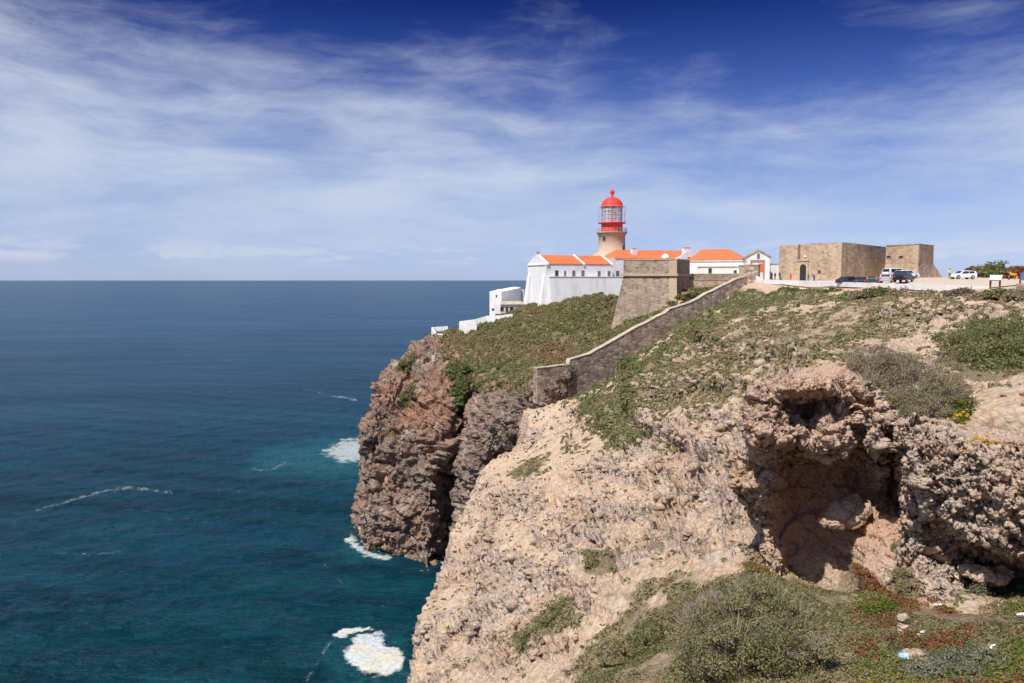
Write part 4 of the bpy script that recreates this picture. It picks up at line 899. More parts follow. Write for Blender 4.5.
# long house with the buttressed gable end
def long_house():
    A = XY(546, 205); e = unit(XY(610, 212.2) - A); n = np.array((-e[1], e[0])); B = A + e * 19.5; D = A + n * 11.6; Cc = B + n * 11.6
    zf, ze, zr = 50.0, Z(264.3, 205), Z(255.6, 210.5)
    root = empty('white_house', (*A, zf), 'long white house with orange roof and a buttressed gable end above the sea cliff', 'house')
    m = MB(); m.prism([A, B, Cc, D], zf, ze); 
    for p, q in ((A, D), (B, Cc)):
        s_ = e if p is A else -e
        mid = (p + q) / 2; V = [(*p, ze), (*q, ze), (*mid, zr)]; V += [(*(np.array(v[:2]) + s_ * .5), v[2]) for v in V]
        m.add(V, [(0, 1, 2), (5, 4, 3), (0, 3, 4, 1), (1, 4, 5, 2), (2, 5, 3, 0)] if p is not A else [(2, 1, 0), (3, 4, 5), (1, 4, 3, 0), (2, 5, 4, 1), (0, 3, 5, 2)])
    m.build('wall', M_white, root)
    m = MB(); gable_roof(m, A + e * .5, B, Cc, D + e * .5, ze, zr, 0.12); rf = m.build('roof', M_roof, root)
    # raised white verges
    for t0, w in ((0.0, .75), (10.6, .55), (19.0, .6)):
        m = MB()
        a0 = A + e * t0 - n * .3; a1 = A + e * (t0 + w) - n * .3; m0 = A + e * t0 + n * 5.8; m1 = A + e * (t0 + w) + n * 5.8; d0 = A + e * t0 + n * 11.9; d1 = A + e * (t0 + w) + n * 11.9
        for (p, q, z0, z1) in ((a0, a1, ze - .3, zr), (d0, d1, ze - .3, zr)):
            V = [(*p, z0 + .1), (*q, z0 + .1), (*m1, z1 + .05), (*m0, z1 + .05)]; V = V + [(v[0], v[1], v[2] + .42) for v in V]
            Fc = [(0, 3, 2, 1), (4, 5, 6, 7), (0, 1, 5, 4), (1, 2, 6, 5), (2, 3, 7, 6), (3, 0, 4, 7)]
            m.add(V, Fc)
        sub(m.build('verge', M_white), rf)
    m = MB(); q = A + n * 5.8 + e * .35; m.box((*q, zr + .3), e, (.7, .9, .75)); m.build('chimney', M_quoin, root)
    w = Wall(A, B)
    for px, wd, t0, t1 in ((556.6, 2.6, 270.8, 277), (565.0, 1.2, 271.4, 275.6), (573.6, 2.4, 271, 276.6), (582.8, 2.2, 271, 276.6), (599, 2.2, 271.5, 276.8), (609, 2.2, 271.5, 276.8)):
        window(w, px, t0, t1, wd, root, glass=M_shutter if wd < 2.5 else M_dark)
    g = Wall(D, A)
    m = MB(); g.rect(m, .2, 11.4, Z(265.3, 210), Z(264.3, 210), -.05, .22); m.build('string_course', M_white, root)
    # two battered buttresses at the corners of the gable
    for t in (1.2, 10.6):
        q = g.a + g.e * t; m = MB(); base = [q + g.e * -1.2 + g.n * -.1, q + g.e * 1.2 + g.n * -.1, q + g.e * 1.2 + g.n * 2.1, q + g.e * -1.2 + g.n * 2.1]
        top = [q + g.e * -.8 + g.n * -.1, q + g.e * .8 + g.n * -.1, q + g.e * .8 + g.n * .35, q + g.e * -.8 + g.n * .35]
        m.prism(base, zf, Z(275.5, 210), top); m.build('buttress', M_white, root)
    return A, e, n
HA, He, Hn = long_house()

def terrace_wall():
    a = HA - Hn * 2.2 + He * .1; b = a + He * 25.5; w = Wall(a, b); zt = Z(277.2, 204)
    root = empty('terrace_wall', (*a, 52), 'high white rendered terrace wall standing in front of the long house', 'wall')
    m = MB(); q = [a - Hn * 2.0, b - Hn * 2.0, b + Hn * 2.1, a + Hn * 2.1]; qt = [a, b, b + Hn * 2.1, a + Hn * 2.1]
    m.prism(q, 49.5, zt, qt); m.build('wall', M_white, root)
    m = MB(); w.rect(m, -.1, 25.5, zt + .003, zt + .22, -.45, .12); m.build('coping', M_white, root)
    for px, py in ((569, 290), (594, 290.5)):
        t = w.at(px); m = MB(); w.rect(m, t - .2, t + .2, w.z(px, py) - .2, w.z(px, py) + .2, -.6, .45); m.build('spout', M_cap, root)
terrace_wall()

def middle_house():
    A = XY(607, 216); B = XY(692, 224); e = unit(B - A); n = np.array((-e[1], e[0])); dp = 11.0
    ze, zr = Z(258.8, 220), Z(250.2, 226); zf = 58
    root = empty('white_house', (*A, zf), 'white house with orange roof behind the bastion, stretching right from the lighthouse foot', 'house')
    m = MB(); m.prism([A, B, B + n * dp, A + n * dp], zf, ze); m.build('wall', M_white, root)
    m = MB(); a_, b_, c_, d_ = A + e * 2.3 - n * .2, B - n * .2, B + n * (dp + .2), A + e * 2.3 + n * (dp + .2); r0 = A + e * 5.0 + n * dp / 2; r1 = B + n * dp / 2
    V = [(*a_, ze + .01), (*b_, ze + .01), (*c_, ze + .01), (*d_, ze + .01), (*r0, zr), (*r1, zr)]; m.add(V, [(0, 1, 5, 4), (1, 2, 5), (2, 3, 4, 5), (3, 0, 4), (3, 2, 1, 0)]); rf = m.build('roof', M_roof, root)
    w = Wall(A, B); window(w, 617.4, 271.3, 276.6, 2.4, root, glass=M_shutter)
    def chim(px0, px1, py0, py1, name='chimney', dep=1.3, off=3.0):
        t0 = w.at(px0); t1 = w.at(px1); q = A + e * (t0 + t1) / 2 + n * off; m = MB(); m.box((*q, Z(py1, q[1])), e, (abs(t1 - t0), dep, Z(py0, q[1]) - Z(py1, q[1]))); o = m.build(name, M_white, root)
        c = MB(); c.box((*q, Z(py0, q[1]) + .003), e, (abs(t1 - t0) * .8, dep * .7, .3)); sub(c.build('chimney_pot', M_roof), o)
    chim(635.9, 641.2, 249.4, 258)
    chim(686.3, 694.0, 248.6, 258.5, off=2.0)
    q = A + e * w.at(666.4) + n * .8; m = MB(); m.lathe((q[0], q[1], Z(259.4, q[1])), [(1.15, 0), (1.15, .55), (.95, 1.05), (.5, 1.45), (.1, 1.6)], 16); m.build('vent_dome', M_white, root, True)
    m = MB(); t0, t1 = w.at(674), w.at(687); p0 = A + e * t0 - n * .2; p1 = A + e * t1 - n * .2
    zz = [Z(259.5, 218), Z(259.5, 218)]; V = [(*p0, ze), (*p1, ze), (*p1, Z(250, 222)), (*lerp(p0, p1, .45), Z(256, 221))]; V += [(v[0] + n[0] * .5, v[1] + n[1] * .5, v[2]) for v in V]
    m.add(V, [(0, 1, 2, 3), (7, 6, 5, 4), (0, 4, 5, 1), (1, 5, 6, 2), (2, 6, 7, 3), (3, 7, 4, 0)]); m.build('parapet', M_white, root)
middle_house()

def hip_house():
    A = XY(689, 208); B = XY(744.5, 203); e = unit(B - A); n = np.array((-e[1], e[0])); dp = 11.0; ze, zr = Z(259.9, 206), Z(249.3, 211.5)
    root = empty('white_house', (*A, 59), 'low white house with a hipped orange roof left of the gatehouse', 'house')
    Cc, D = B + n * dp, A + n * dp
    m = MB(); m.prism([A, B, Cc, D], 59, ze); m.build('wall', M_white, root)
    o = .35; a, b, c, d = A - e * o - n * o, B + e * o - n * o, Cc + e * o + n * o, D - e * o + n * o
    r0 = A + e * 2.3 + n * dp / 2; r1 = B - e * 4.4 + n * dp / 2
    V = [(*a, ze), (*b, ze), (*c, ze), (*d, ze), (*r0, zr), (*r1, zr)]
    m = MB(); m.add(V, [(0, 1, 5, 4), (1, 2, 5), (2, 3, 4, 5), (3, 0, 4), (3, 2, 1, 0)]); m.build('roof', M_roof, root)
    w = Wall(A, B); m = MB(); w.rect(m, .3, w.L - .3, ze - .35, ze - .02, -.05, .25); m.build('cornice', M_white, root)
    window(w, 710, 268.5, 272.6, 2.4, root, glass=M_dark); window(w, 735, 270.6, 272.6, 2.0, root, glass=M_dark)
    m = MB(); w.rect(m, w.at(697), w.at(741), w.z(710, 266.5), w.z(710, 264.2), -.05, .3); m.build('ledge', M_white, root)
hip_house()

def gatehouse():
    A = XY(746, 196); B = XY(769.4, 195); e = unit(B - A); n = np.array((-e[1], e[0])); dp = 9
    ze, zr, zf = Z(257.6, 195.5), Z(250.8, 195.5), 60.5; mid = (A + B) / 2
    root = empty('gatehouse', (*mid, zf), 'small white gabled gatehouse with an orange door between hipped house and fort', 'gatehouse')
    m = MB(); m.prism([A, B, B + n * dp, A + n * dp], zf, ze)
    for o_ in (0, dp - .4):
        V = [(*(A + n * o_), ze), (*(B + n * o_), ze), (*(mid + n * o_), zr)]; V += [(*(np.array(v[:2]) + n * .4), v[2]) for v in V]
        m.add(V, [(0, 1, 2), (5, 4, 3), (0, 3, 4, 1), (1, 4, 5, 2), (2, 5, 3, 0)])
    m.build('wall', M_white, root)
    m = MB()
    for p, q in ((A - e * .35, mid), (mid, B + e * .35)):
        zz = (ze - .1, zr) if p is not mid else (zr, ze - .1)
        V = []
        for off in (-.2, dp + .2):
            V += [(*(p + n * off), zz[0]), (*(q + n * off), zz[1]), (*(q + n * off), zz[1] + .45), (*(p + n * off), zz[0] + .45)]
        m.add(V, [(0, 1, 2, 3), (7, 6, 5, 4), (0, 4, 5, 1), (3, 2, 6, 7), (0, 3, 7, 4), (1, 5, 6, 2)])
    m.build('roof', M_cap, root)
    w = Wall(A, B); window(w, 757.8, 253.9, 257.9, 1.6, root, glass=M_shutter)
    t0, t1 = w.at(750), w.at(764.2); zt = w.z(757, 262)
    m = MB(); w.rect(m, t0, t0 + .45, zf, zt, -.1, .12); w.rect(m, t1 - .3, t1, zf, zt, -.1, .12); w.rect(m, t0, t1, zt + .002, zt + .5, -.1, .15); fr = m.build('door_surround', M_trim, root)
    m = MB(); w.rect(m, t0 + .45, t1 - .45, zf, zt - .01, -.1, .04); sub(m.build('gate_panel', M_white), fr)
    m = MB(); w.rect(m, w.at(758.8), w.at(762.9), w.z(761, 271.5), w.z(761, 263.4), .0, .16); sub(m.build('door', M_orange), fr)
gatehouse()
def white_block():
    A = XY(771, 204); B = XY(780, 204); m = MB(); m.prism([A, B, B + (0, 6), A + (0, 6)], 60.5, Z(264.4, 204))
    r = empty('outbuilding', (*A, 60.5), 'plain white flat outbuilding just left of the fort wall', 'outbuilding'); m.build('wall', M_white, r)
    m = MB(); m.prism([A + (-.1, -.1), B + (.1, -.1), B + (.1, 6), A + (-.1, 6)], Z(264.4, 204) + .003, Z(264.4, 204) + .25); m.build('roof', M_cap, r)
white_block()

# ------------------------------------------------------------------ white buildings down the slope
def blocks():
    A = XY(489.5, 221); B = XY(501.5, 217); e = unit(B - A); n = np.array((-e[1], e[0]))
    root = empty('outbuilding', (*A, 48), 'tall white block of outbuildings with a curved top at the cliff edge', 'outbuilding')
    zt = Z(291.5, 219); m = MB(); q = [A, B, B + n * 7.0, A + n * 7.0]
    m.prism(q, 46, zt)
    # low barrel roof
    V = []; k = 9; La = np.linalg.norm(B - A)
    prof = [(t, math.sin(math.pi * t) * .75) for t in np.linspace(0, 1, k)]
    for off in (0, 7.0): V += [(*(A + e * t * La + n * off), zt + h * .35 + (1.0 if off else 0)) for t, h in prof]
    m.build('wall', M_white, root)
    m2 = MB(); m2.add(V, [tuple(range(k))[::-1], tuple(range(k, 2 * k))] + [(i, i + 1, k + i + 1, k + i) for i in range(k - 1)]); q_ = [A, B, B + n * 7.0, A + n * 7.0]; m2.prism(q_, zt + .002, [zt + .01, zt + .01, zt + .98, zt + .98]); m2.build('roof', M_white, root)
    w = Wall(A, B); window(w, 496.6, 295.2, 296.6, 1.0, root, glass=M_dark); window(w, 493.5, 308.7, 310, 2.6, root, glass=M_dark)
    C1 = XY(506.5, 218.4); C2 = XY(527, 220.5); w2 = Wall(C1, C2)
    r2 = empty('outbuilding', (*C1, 48), 'white wing with a small terrace room set between tall block and buttresses', 'outbuilding')
    m = MB(); nn = -w2.n; m.prism([C1 + nn * 2, C2 + nn * 2, C2 + nn * 8, C1 + nn * 8], 46, Z(289.2, 222)); m.build('wall', M_white, r2)
    D1 = XY(500.2, 211); D2 = XY(527, 213.5); w3 = Wall(D1, D2); nn = -w3.n; zr_ = Z(304.8, 212)
    m = MB(); m.prism([D1, D2, D2 + nn * 5, D1 + nn * 5], 45, zr_); m.build('porch_wall', M_white, r2)
    m = MB(); V0 = [D1 - w3.e * .1 + w3.n * .3, D2 + w3.n * .3, D2 + nn * 5, D1 + nn * 5 + w3.e * 1.8]; m.prism(V0, zr_ + .004, [zr_ + .15, zr_ + .15, zr_ + .9, zr_ + .9]); m.build('porch_roof', M_cap, r2)
    for px, w_ in ((502, 2.6), (506.8, 1.6), (511.5, 2.8), (519.7, 1.6)): window(w3, px, 307.2, 310.4 if w_ > 2 else 312, w_, r2, glass=M_dark)
blocks()
def free_wall(name, label, pts_, th, mat, cat='wall', top=None, base=3.0, capm=None, caph=.2):
    """pts_ : (px, py_top, d) along the wall crest"""
    Q = [P(*q) for q in pts_]; n = len(Q); xy = np.array([q[:2] for q in Q]); root = empty(name, (*xy[0], Q[0][2] - float(np.max(base))), label, cat)
    off = []
    for i in range(n):
        t = unit(xy[min(i + 1, n - 1)] - xy[max(i - 1, 0)]); off.append(np.array((t[1], -t[0])) * th / 2)
    m = MB()
    for i in range(n - 1):
        q = [xy[i] + off[i], xy[i + 1] + off[i + 1], xy[i + 1] - off[i + 1], xy[i] - off[i]]
        b = base if not hasattr(base, '__len__') else None
        z0 = [Q[i][2] - b, Q[i + 1][2] - b, Q[i + 1][2] - b, Q[i][2] - b] if b is not None else [Q[i][2] - base[i], Q[i + 1][2] - base[i + 1], Q[i + 1][2] - base[i + 1], Q[i][2] - base[i]]
        m.prism(q, z0, [Q[i][2], Q[i + 1][2], Q[i + 1][2], Q[i][2]])
    me = m.build('wall_body', mat, root); 
    bm = bmesh.new(); bm.from_mesh(me.data); bmesh.ops.remove_doubles(bm, verts=bm.verts, dist=.002)
    inner = [f for f in bm.faces if any(f is not g and set(v.index for v in f.verts) == set(v.index for v in g.verts) for e in f.edges[:1] for g in e.link_faces)]
    bmesh.ops.delete(bm, geom=list(set(inner)), context='FACES_ONLY'); bm.to_mesh(me.data); bm.free()
    if capm:
        m = MB()
        for i in range(n - 1):
            s_ = 1.12; q = [xy[i] + off[i] * s_, xy[i + 1] + off[i + 1] * s_, xy[i + 1] - off[i + 1] * s_, xy[i] - off[i] * s_]
            a = [Q[i][2] + .003, Q[i + 1][2] + .003, Q[i + 1][2] + .003, Q[i][2] + .003]; m.prism(q, a, [z + caph for z in a])
        m.build('coping', capm, root)
    return root
free_wall('garden_wall', 'white wall stepping down the scrub from the terrace room towards the sea', [(513, 313.5, 206), (500, 315.5, 207), (487, 315.8, 209), (474, 319.5, 209), (460, 321.2, 210)], .7, M_white, base=3.2)
free_wall('garden_wall', 'short white end wall closing the walled yard near the cliff top', [(477, 321.0, 203.5), (471, 323.6, 203.8), (466, 326.5, 204), (460.3, 322.5, 209.5)], .7, M_white, base=2.8)
free_wall('parapet', 'lowest white parapet right at the corner of the cliff top', [(448, 326.2, 212), (433.6, 327.2, 212.5), (432.3, 327.6, 208), (436, 333.5, 205), (443, 334, 204.5)], .5, M_white, base=1.7)
free_wall('retaining_wall', 'small grey stone retaining wall under the lowest white parapet', [(433, 334.6, 205.3), (437, 334.8, 204), (443, 335.2, 204)], .6, M_wall, base=2.6)
free_wall('garden_wall', 'white foundation wall curving along the scrub below the buttresses', [(540, 310.0, 203), (550, 307.0, 201.5), (562, 304.2, 201), (575, 302.2, 201)], .6, M_white, base=1.6)

# ------------------------------------------------------------------ bastion and curtain walls
def bastion():
    A = XY(623.4, 183); B = XY(676.6, 178); Cn = XY(689.6, 190)
    e1 = unit(B - A); e2 = unit(Cn - B); D = A + e2 * np.linalg.norm(Cn - B)
    zt, zc = Z(259.8, 178), Z(274.6, 178.5); zb = 46.0
    root = empty('bastion', (*B, zb), 'brown stone bastion with battered faces and a projecting cordon beside the orange roofs', 'bastion')
    cen = (A + B + Cn + D) / 4
    low = [A - e1 * 3.6 - e2 * 3.0, B + e1 * .9 - e2 * 3.0, Cn + e1 * .9 + e2 * 1, D - e1 * 3.6 + e2 * 1]
    low = [A - e1 * 3.3 - e2 * 2.2, B - e1 * .0 + e1 * .9 - e2 * 2.2, Cn + e1 * .9 + e2 * 1, D - e1 * 3.3 + e2 * 1]
    m = MB(); m.prism(low, zb, zc - .3, [A, B, Cn, D]); m.build('battered_base', M_bast, root)
    o = .45
    cr = [A - e1 * o - e2 * o, B + e1 * o - e2 * o, Cn + e1 * o + e2 * o, D - e1 * o + e2 * o]
    m = MB(); m.prism(cr, zc - .297, zc + .25); m.build('cordon', M_quoin, root)
    m = MB(); m.prism([A, B, Cn, D], zc + .253, zt); m.build('parapet', M_bast, root)
    # pale dressed corner, upper and lower
    m = MB(); w = Wall(A, B); w.rect(m, w.L - 1.7, w.L + .02, zc + .26, zt + .01, -.3, .04); m.build('quoin', M_quoin, root)
    lowB = low[1]; lowA = low[0]; q0 = lerp(lowB, lowA, 1.9 / np.linalg.norm(lowA - lowB)); t0 = B - e1 * 1.7
    nn = w.n * .04
    m = MB(); V = [(*(q0 + nn), zb), (*(lowB + nn + e1 * .03), zb), (*(B + nn + e1 * .03), zc - .31), (*(t0 + nn), zc - .31)]; V += [(*(np.array(v[:2]) + e2 * .5), v[2]) for v in V]
    m.add(V, [(0, 1, 2, 3), (7, 6, 5, 4), (0, 4, 5, 1), (1, 5, 6, 2), (2, 6, 7, 3), (3, 7, 4, 0)]); m.build('quoin', M_quoin, root)
    m = MB(); m.prism([A - e1 * .1 - e2 * .1, B + e1 * .1 - e2 * .1, Cn + e1 * .1, D - e1 * .1], zt + .003, zt + .22); m.build('coping', M_cap, root)
bastion()
def curtain():
    A = XY(688, 191); B = XY(740, 190); w = Wall(A, B); zt = Z(273.6, 190)
    root = empty('curtain_wall', (*A, 55), 'low brown stone wall running from the bastion below the hipped white house', 'wall')
    m = MB(); w.rect(m, 0, w.L, 54, zt, -.9, .0); m.build('wall_body', M_bast, root)
    m = MB(); w.rect(m, 0, w.L, 54, Z(280.3, 188), .01, 1.6); m.build('lower_tier', M_fort, root)
    m = MB(); w.rect(m, 0, w.L, Z(280.3, 188) + .003, Z(280.3, 188) + .12, .01, 1.7); m.build('ledge', M_cap, root)
    r = empty('planter', (*XY(684, 180), 55), 'low stone planter edge holding dry grass at the foot of the bastion', 'planter')
    a, b = XY(683.5, 178.5), XY(705, 180); w = Wall(a, b); m = MB(); w.rect(m, 0, w.L, 55, Z(292.4, 179), -.4, 0); m.build('kerb', M_quoin, r)
    m = MB(); w.rect(m, 0, w.L, 55, Z(291.8, 179), -5.5, -.41); m.build('soil', plain('orange planter soil', (.42, .22, .07), .95, .3, 3, bmp=.5), r)
curtain()
def pier():
    A = XY(744.3, 177); B = XY(758.0, 175); w = Wall(A, B); zt = Z(265.2, 176)
    root = empty('stone_pier', (*A, 56), 'square dark stone pier where the sloping wall meets the white kerb', 'pier')
    m = MB(); w.rect(m, 0, w.L, 55, zt, -1.1, 0); m.build('pier_body', M_wall, root)
    m = MB(); w.rect(m, -.06, w.L + .06, zt + .003, zt + .2, -1.16, .06); m.build('coping', M_cap, root)
    a, b = XY(738.6, 184), XY(744.6, 183); w = Wall(a, b); r = empty('gate_post', (*a, 57), 'pale tan stone gate post left of the dark pier', 'gate post')
    m = MB(); w.rect(m, 0, w.L, 57, Z(266, 184), -1.4, 0); m.build('post', M_quoin, r); m = MB(); w.rect(m, -.1, w.L + .1, Z(266, 184) + .003, Z(266, 184) + .25, -1.5, .1); m.build('cap', M_cap, r)
pier()
# long sloping wall, crest stepping down to the left
def sloping_wall():
    crest0 = [(535.2, 368.4, 150), (549, 366.8, 151.8), (567.4, 364.9, 153.6), (568.4, 359.6, 153.8), (588.9, 353.4, 156.2), (603, 345.6, 157.8), (617.6, 337.4, 159.6), (645, 322.4, 162.8), (664, 312.3, 165), (668, 309.0, 165.5), (688.7, 303.0, 167.8), (705, 293.7, 169.6), (735, 279.4, 173), (745, 276.5, 174.5)]
    r = np.random.default_rng(9); b0 = [9.5] * 3 + [10.5] * 5 + [10, 10.3] + [9] * 2 + [8, 8]; crest = []; bs = []
    for i in range(len(crest0) - 1):
        a, b = crest0[i], crest0[i + 1]; k = max(1, int(round(np.linalg.norm(P(*b) - P(*a)) / 2.2)))
        for j in range(k):
            t = j / k; jz = 0.0 if (j == 0 and i in (2, 3)) else r.normal() * .28
            crest.append((a[0] + (b[0] - a[0]) * t, a[1] + (b[1] - a[1]) * t + jz, a[2] + (b[2] - a[2]) * t)); bs.append(b0[i] + (b0[i + 1] - b0[i]) * t)
    crest.append(crest0[-1]); bs.append(8)
    free_wall('sloping_wall', 'long dark rubble wall climbing the slope with a pale coping', crest, 1.25, M_wall, base=bs, capm=M_cap, caph=.13)
sloping_wall()

# ------------------------------------------------------------------ fort
def fort():
    A = XY(778.6, 175.5); B = XY(840.7, 165); Cn = B + unit((.70, .714)) * 24.5; e1 = unit(B - A); n1 = np.array((-e1[1], e1[0]))
    D = A + n1 * 22; zb = 59.5; zt = Z(242.4, 165)
    root = empty('fort', (*B, zb), 'square tan stone fort with an arched doorway facing the car park', 'fort')
    w = Wall(A, B); tr0, tr1 = w.at(798.2), w.at(808.4)
    # front built as pieces round the slightly recessed doorway bay
    m = MB(); zl = Z(246, 175.5); zm = Z(244.3, 171)
    def piece(t0, t1, z0, za, zb_, rec=0.0):
        a = A + w.e * t0 - w.n * rec; b = A + w.e * t1 - w.n * rec; m.prism([a, b, b - w.n * 6, a - w.n * 6], z0, [za, zb_, zb_, za])
    piece(0, tr0, zb, zl, zm); piece(tr0 + .001, tr1, zb, zm, zm, .55); piece(tr1 + .001, w.L, zb, Z(243.2, 169.5), zt)
    m.build('front_wall', M_fort, root)
    m = MB(); m.prism([B, Cn, Cn + n1 * 3 - e1 * 1, B + n1 * 6.3 - e1 * .3], zb, [zt - .02, Z(246.8, 182), Z(246.8, 182), zt - .02]); m.build('side_wall', M_fort, root)
    m = MB(); m.prism([A + n1 * 6.01, B + n1 * 6.01 - e1 * 1.5, Cn - e1 * 3, Cn + n1 * 2 - e1 * 12, D], zb, zt - 1.2); m.build('roof_terrace', M_cap, root)
    m = MB(); w.rect(m, w.L - .75, w.L + .02, zb, zt + .01, -.4, .03); m.build('quoin', M_quoin, root)
    m = MB(); w.rect(m, tr1, tr1 + .6, zb, zm, -.5, .05); m.build('quoin', M_quoin, root)
    m = MB(); w.rect(m, w.at(797.0), w.at(798.2), w.z(797, 263), zm, -.4, .03); m.build('recess_line', M_shutter, root)  # flat dark strip on the wall face, drawn for the vertical recess
    # door: pale surround with lintel, dark arch
    t0, t1 = w.at(797.4), w.at(808.2); a0, a1 = w.at(799.9), w.at(806.1); zl2 = w.z(803, 261.0)
    m = MB(); w.rect(m, t0, t1, zb, zl2, -.4, .12); w.rect(m, t0 - .2, t1 + .2, zl2 + .003, zl2 + .3, -.4, .3)
    za = w.z(803, 264.2); sr = m.build('door_surround', M_quoin, root)
    m = MB(); k = 9; V = []; hw = (a1 - a0) / 2; cc = (a0 + a1) / 2; pr = [(-hw, zb), (hw, zb)] + [(hw * math.cos(t), za - hw + hw * math.sin(t)) for t in np.linspace(0, math.pi, k)]
    for off in (.05, .14): V += [(*(A + w.e * (cc + x) + w.n * off), z) for x, z in pr]
    nn = len(pr); m.add(V, [tuple(range(nn)), tuple(range(nn, 2 * nn))[::-1]] + [(i, (i + 1) % nn, nn + (i + 1) % nn, nn + i) for i in range(nn)]); sub(m.build('door', M_dark), sr)
    m = MB(); w.rect(m, w.at(802.3), w.at(804.6), w.z(803, 257), w.z(803, 255.4), -.5, -.4); m.build('coat_of_arms', M_white, root)
    window(w, 819.2, 270.6, 272.7, 1.8, root, glass=M_dark, frame=M_fort)
    t = w.at(818); 
    # second tower
    E = XY(884.8, 172.5); Fp = XY(917.2, 165); G = XY(933.0, 173); e = unit(Fp - E); r = unit(G - Fp); H = E + r * 11; zt2 = Z(244.6, 165); zm2 = Z(263.5, 165)
    root2 = empty('fort_tower', (*Fp, zb), 'lower tan stone corner tower of the fort with a flared base and two small holes', 'tower')
    m = MB(); m.prism([E, Fp, G, H], zm2 - 2.5, zt2, [E, Fp, G - r * .45, H - r * .45]); m.build('tower_wall', M_fort, root2)
    ww = Wall(Fp, G); w2 = Wall(E, Fp)
    lo = [E + w2.n * 1.2, Fp + w2.n * .9 + r * .4 + ww.n * 1.2, G + ww.n * 2.6 + r * 5.4, H + r * 5]
    m = MB(); m.prism(lo, zb, zm2, [E + w2.n * .02, Fp + w2.n * .02, G + ww.n * .03, H]); m.build('flared_base', M_fort, root2)
    m = MB(); m.prism([E + w2.n * .08, Fp + w2.n * .08 + ww.n * .08, G - r * .4 + ww.n * .08, H - r * .45], zt2 + .003, zt2 + .2); m.build('coping', M_bast, root2)
    for px in (887.8, 900.2): window(w2, px, 256, 257.6, 2.0, root2, name='gun_port', glass=M_dark, frame=M_fort)
    m = MB(); w2.rect(m, w2.L - .6, w2.L + .02, zm2, zt2 + .01, -.3, .03); m.build('quoin', M_quoin, root2)
fort()

# ------------------------------------------------------------------ car park sheet, kerb
def lot():
    K0 = P(762, 281, 172); K1 = P(990, 288, 100)
    a0, a1 = K0[:2], K1[:2]
    m, nt, b = newmat('packed pale gravel'); v = objco(nt)
    n = noise(nt, v, .35, 6, .65); n2 = noise(nt, v, 9, 4, .6)
    L(nt, mixc(nt, .5, ramp(nt, n, [(.3, (.52, .39, .28)), (.7, (.62, .49, .37))]), ramp(nt, n2, [(.3, (.48, .38, .29)), (.7, (.62, .5, .4))])), b.inputs['Base Color']); bump(nt, b, n2, .4, .03)
    N_, M_ = 60, 40; V = np.zeros((N_, M_, 3))
    for i, t in enumerate(np.linspace(-.12, 1.0, N_)):
        s0 = a0 * (1 - t) + a1 * t
        for j, u in enumerate(np.linspace(0, 1, M_)): V[i, j, :2] = s0 + np.array((1.0, .12)) * (u ** 1.3 * 75 + .25)
    h, _ = base_h(V[..., 0], V[..., 1]); V[..., 2] = h + .12
    o = mesh_np('car_park', V.reshape(-1, 3), grid_faces(N_, M_), m); tag(o, kind='structure')
    if False: pass
lot()
free_wall('kerb_wall', 'low white painted kerb wall along the edge of the car park', [(757, 276.2, 174.5), (760, 279.2, 173), (765, 279.9, 171), (800, 280.6, 157), (840, 282.0, 139), (876, 283.0, 126.5), (925, 284.6, 113.5), (960, 285.5, 105.8), (988, 286.6, 100.5)], .55, M_white, cat='kerb wall', base=[3.0, .8, .8, .8, .8, .8, .8, .8, .8])

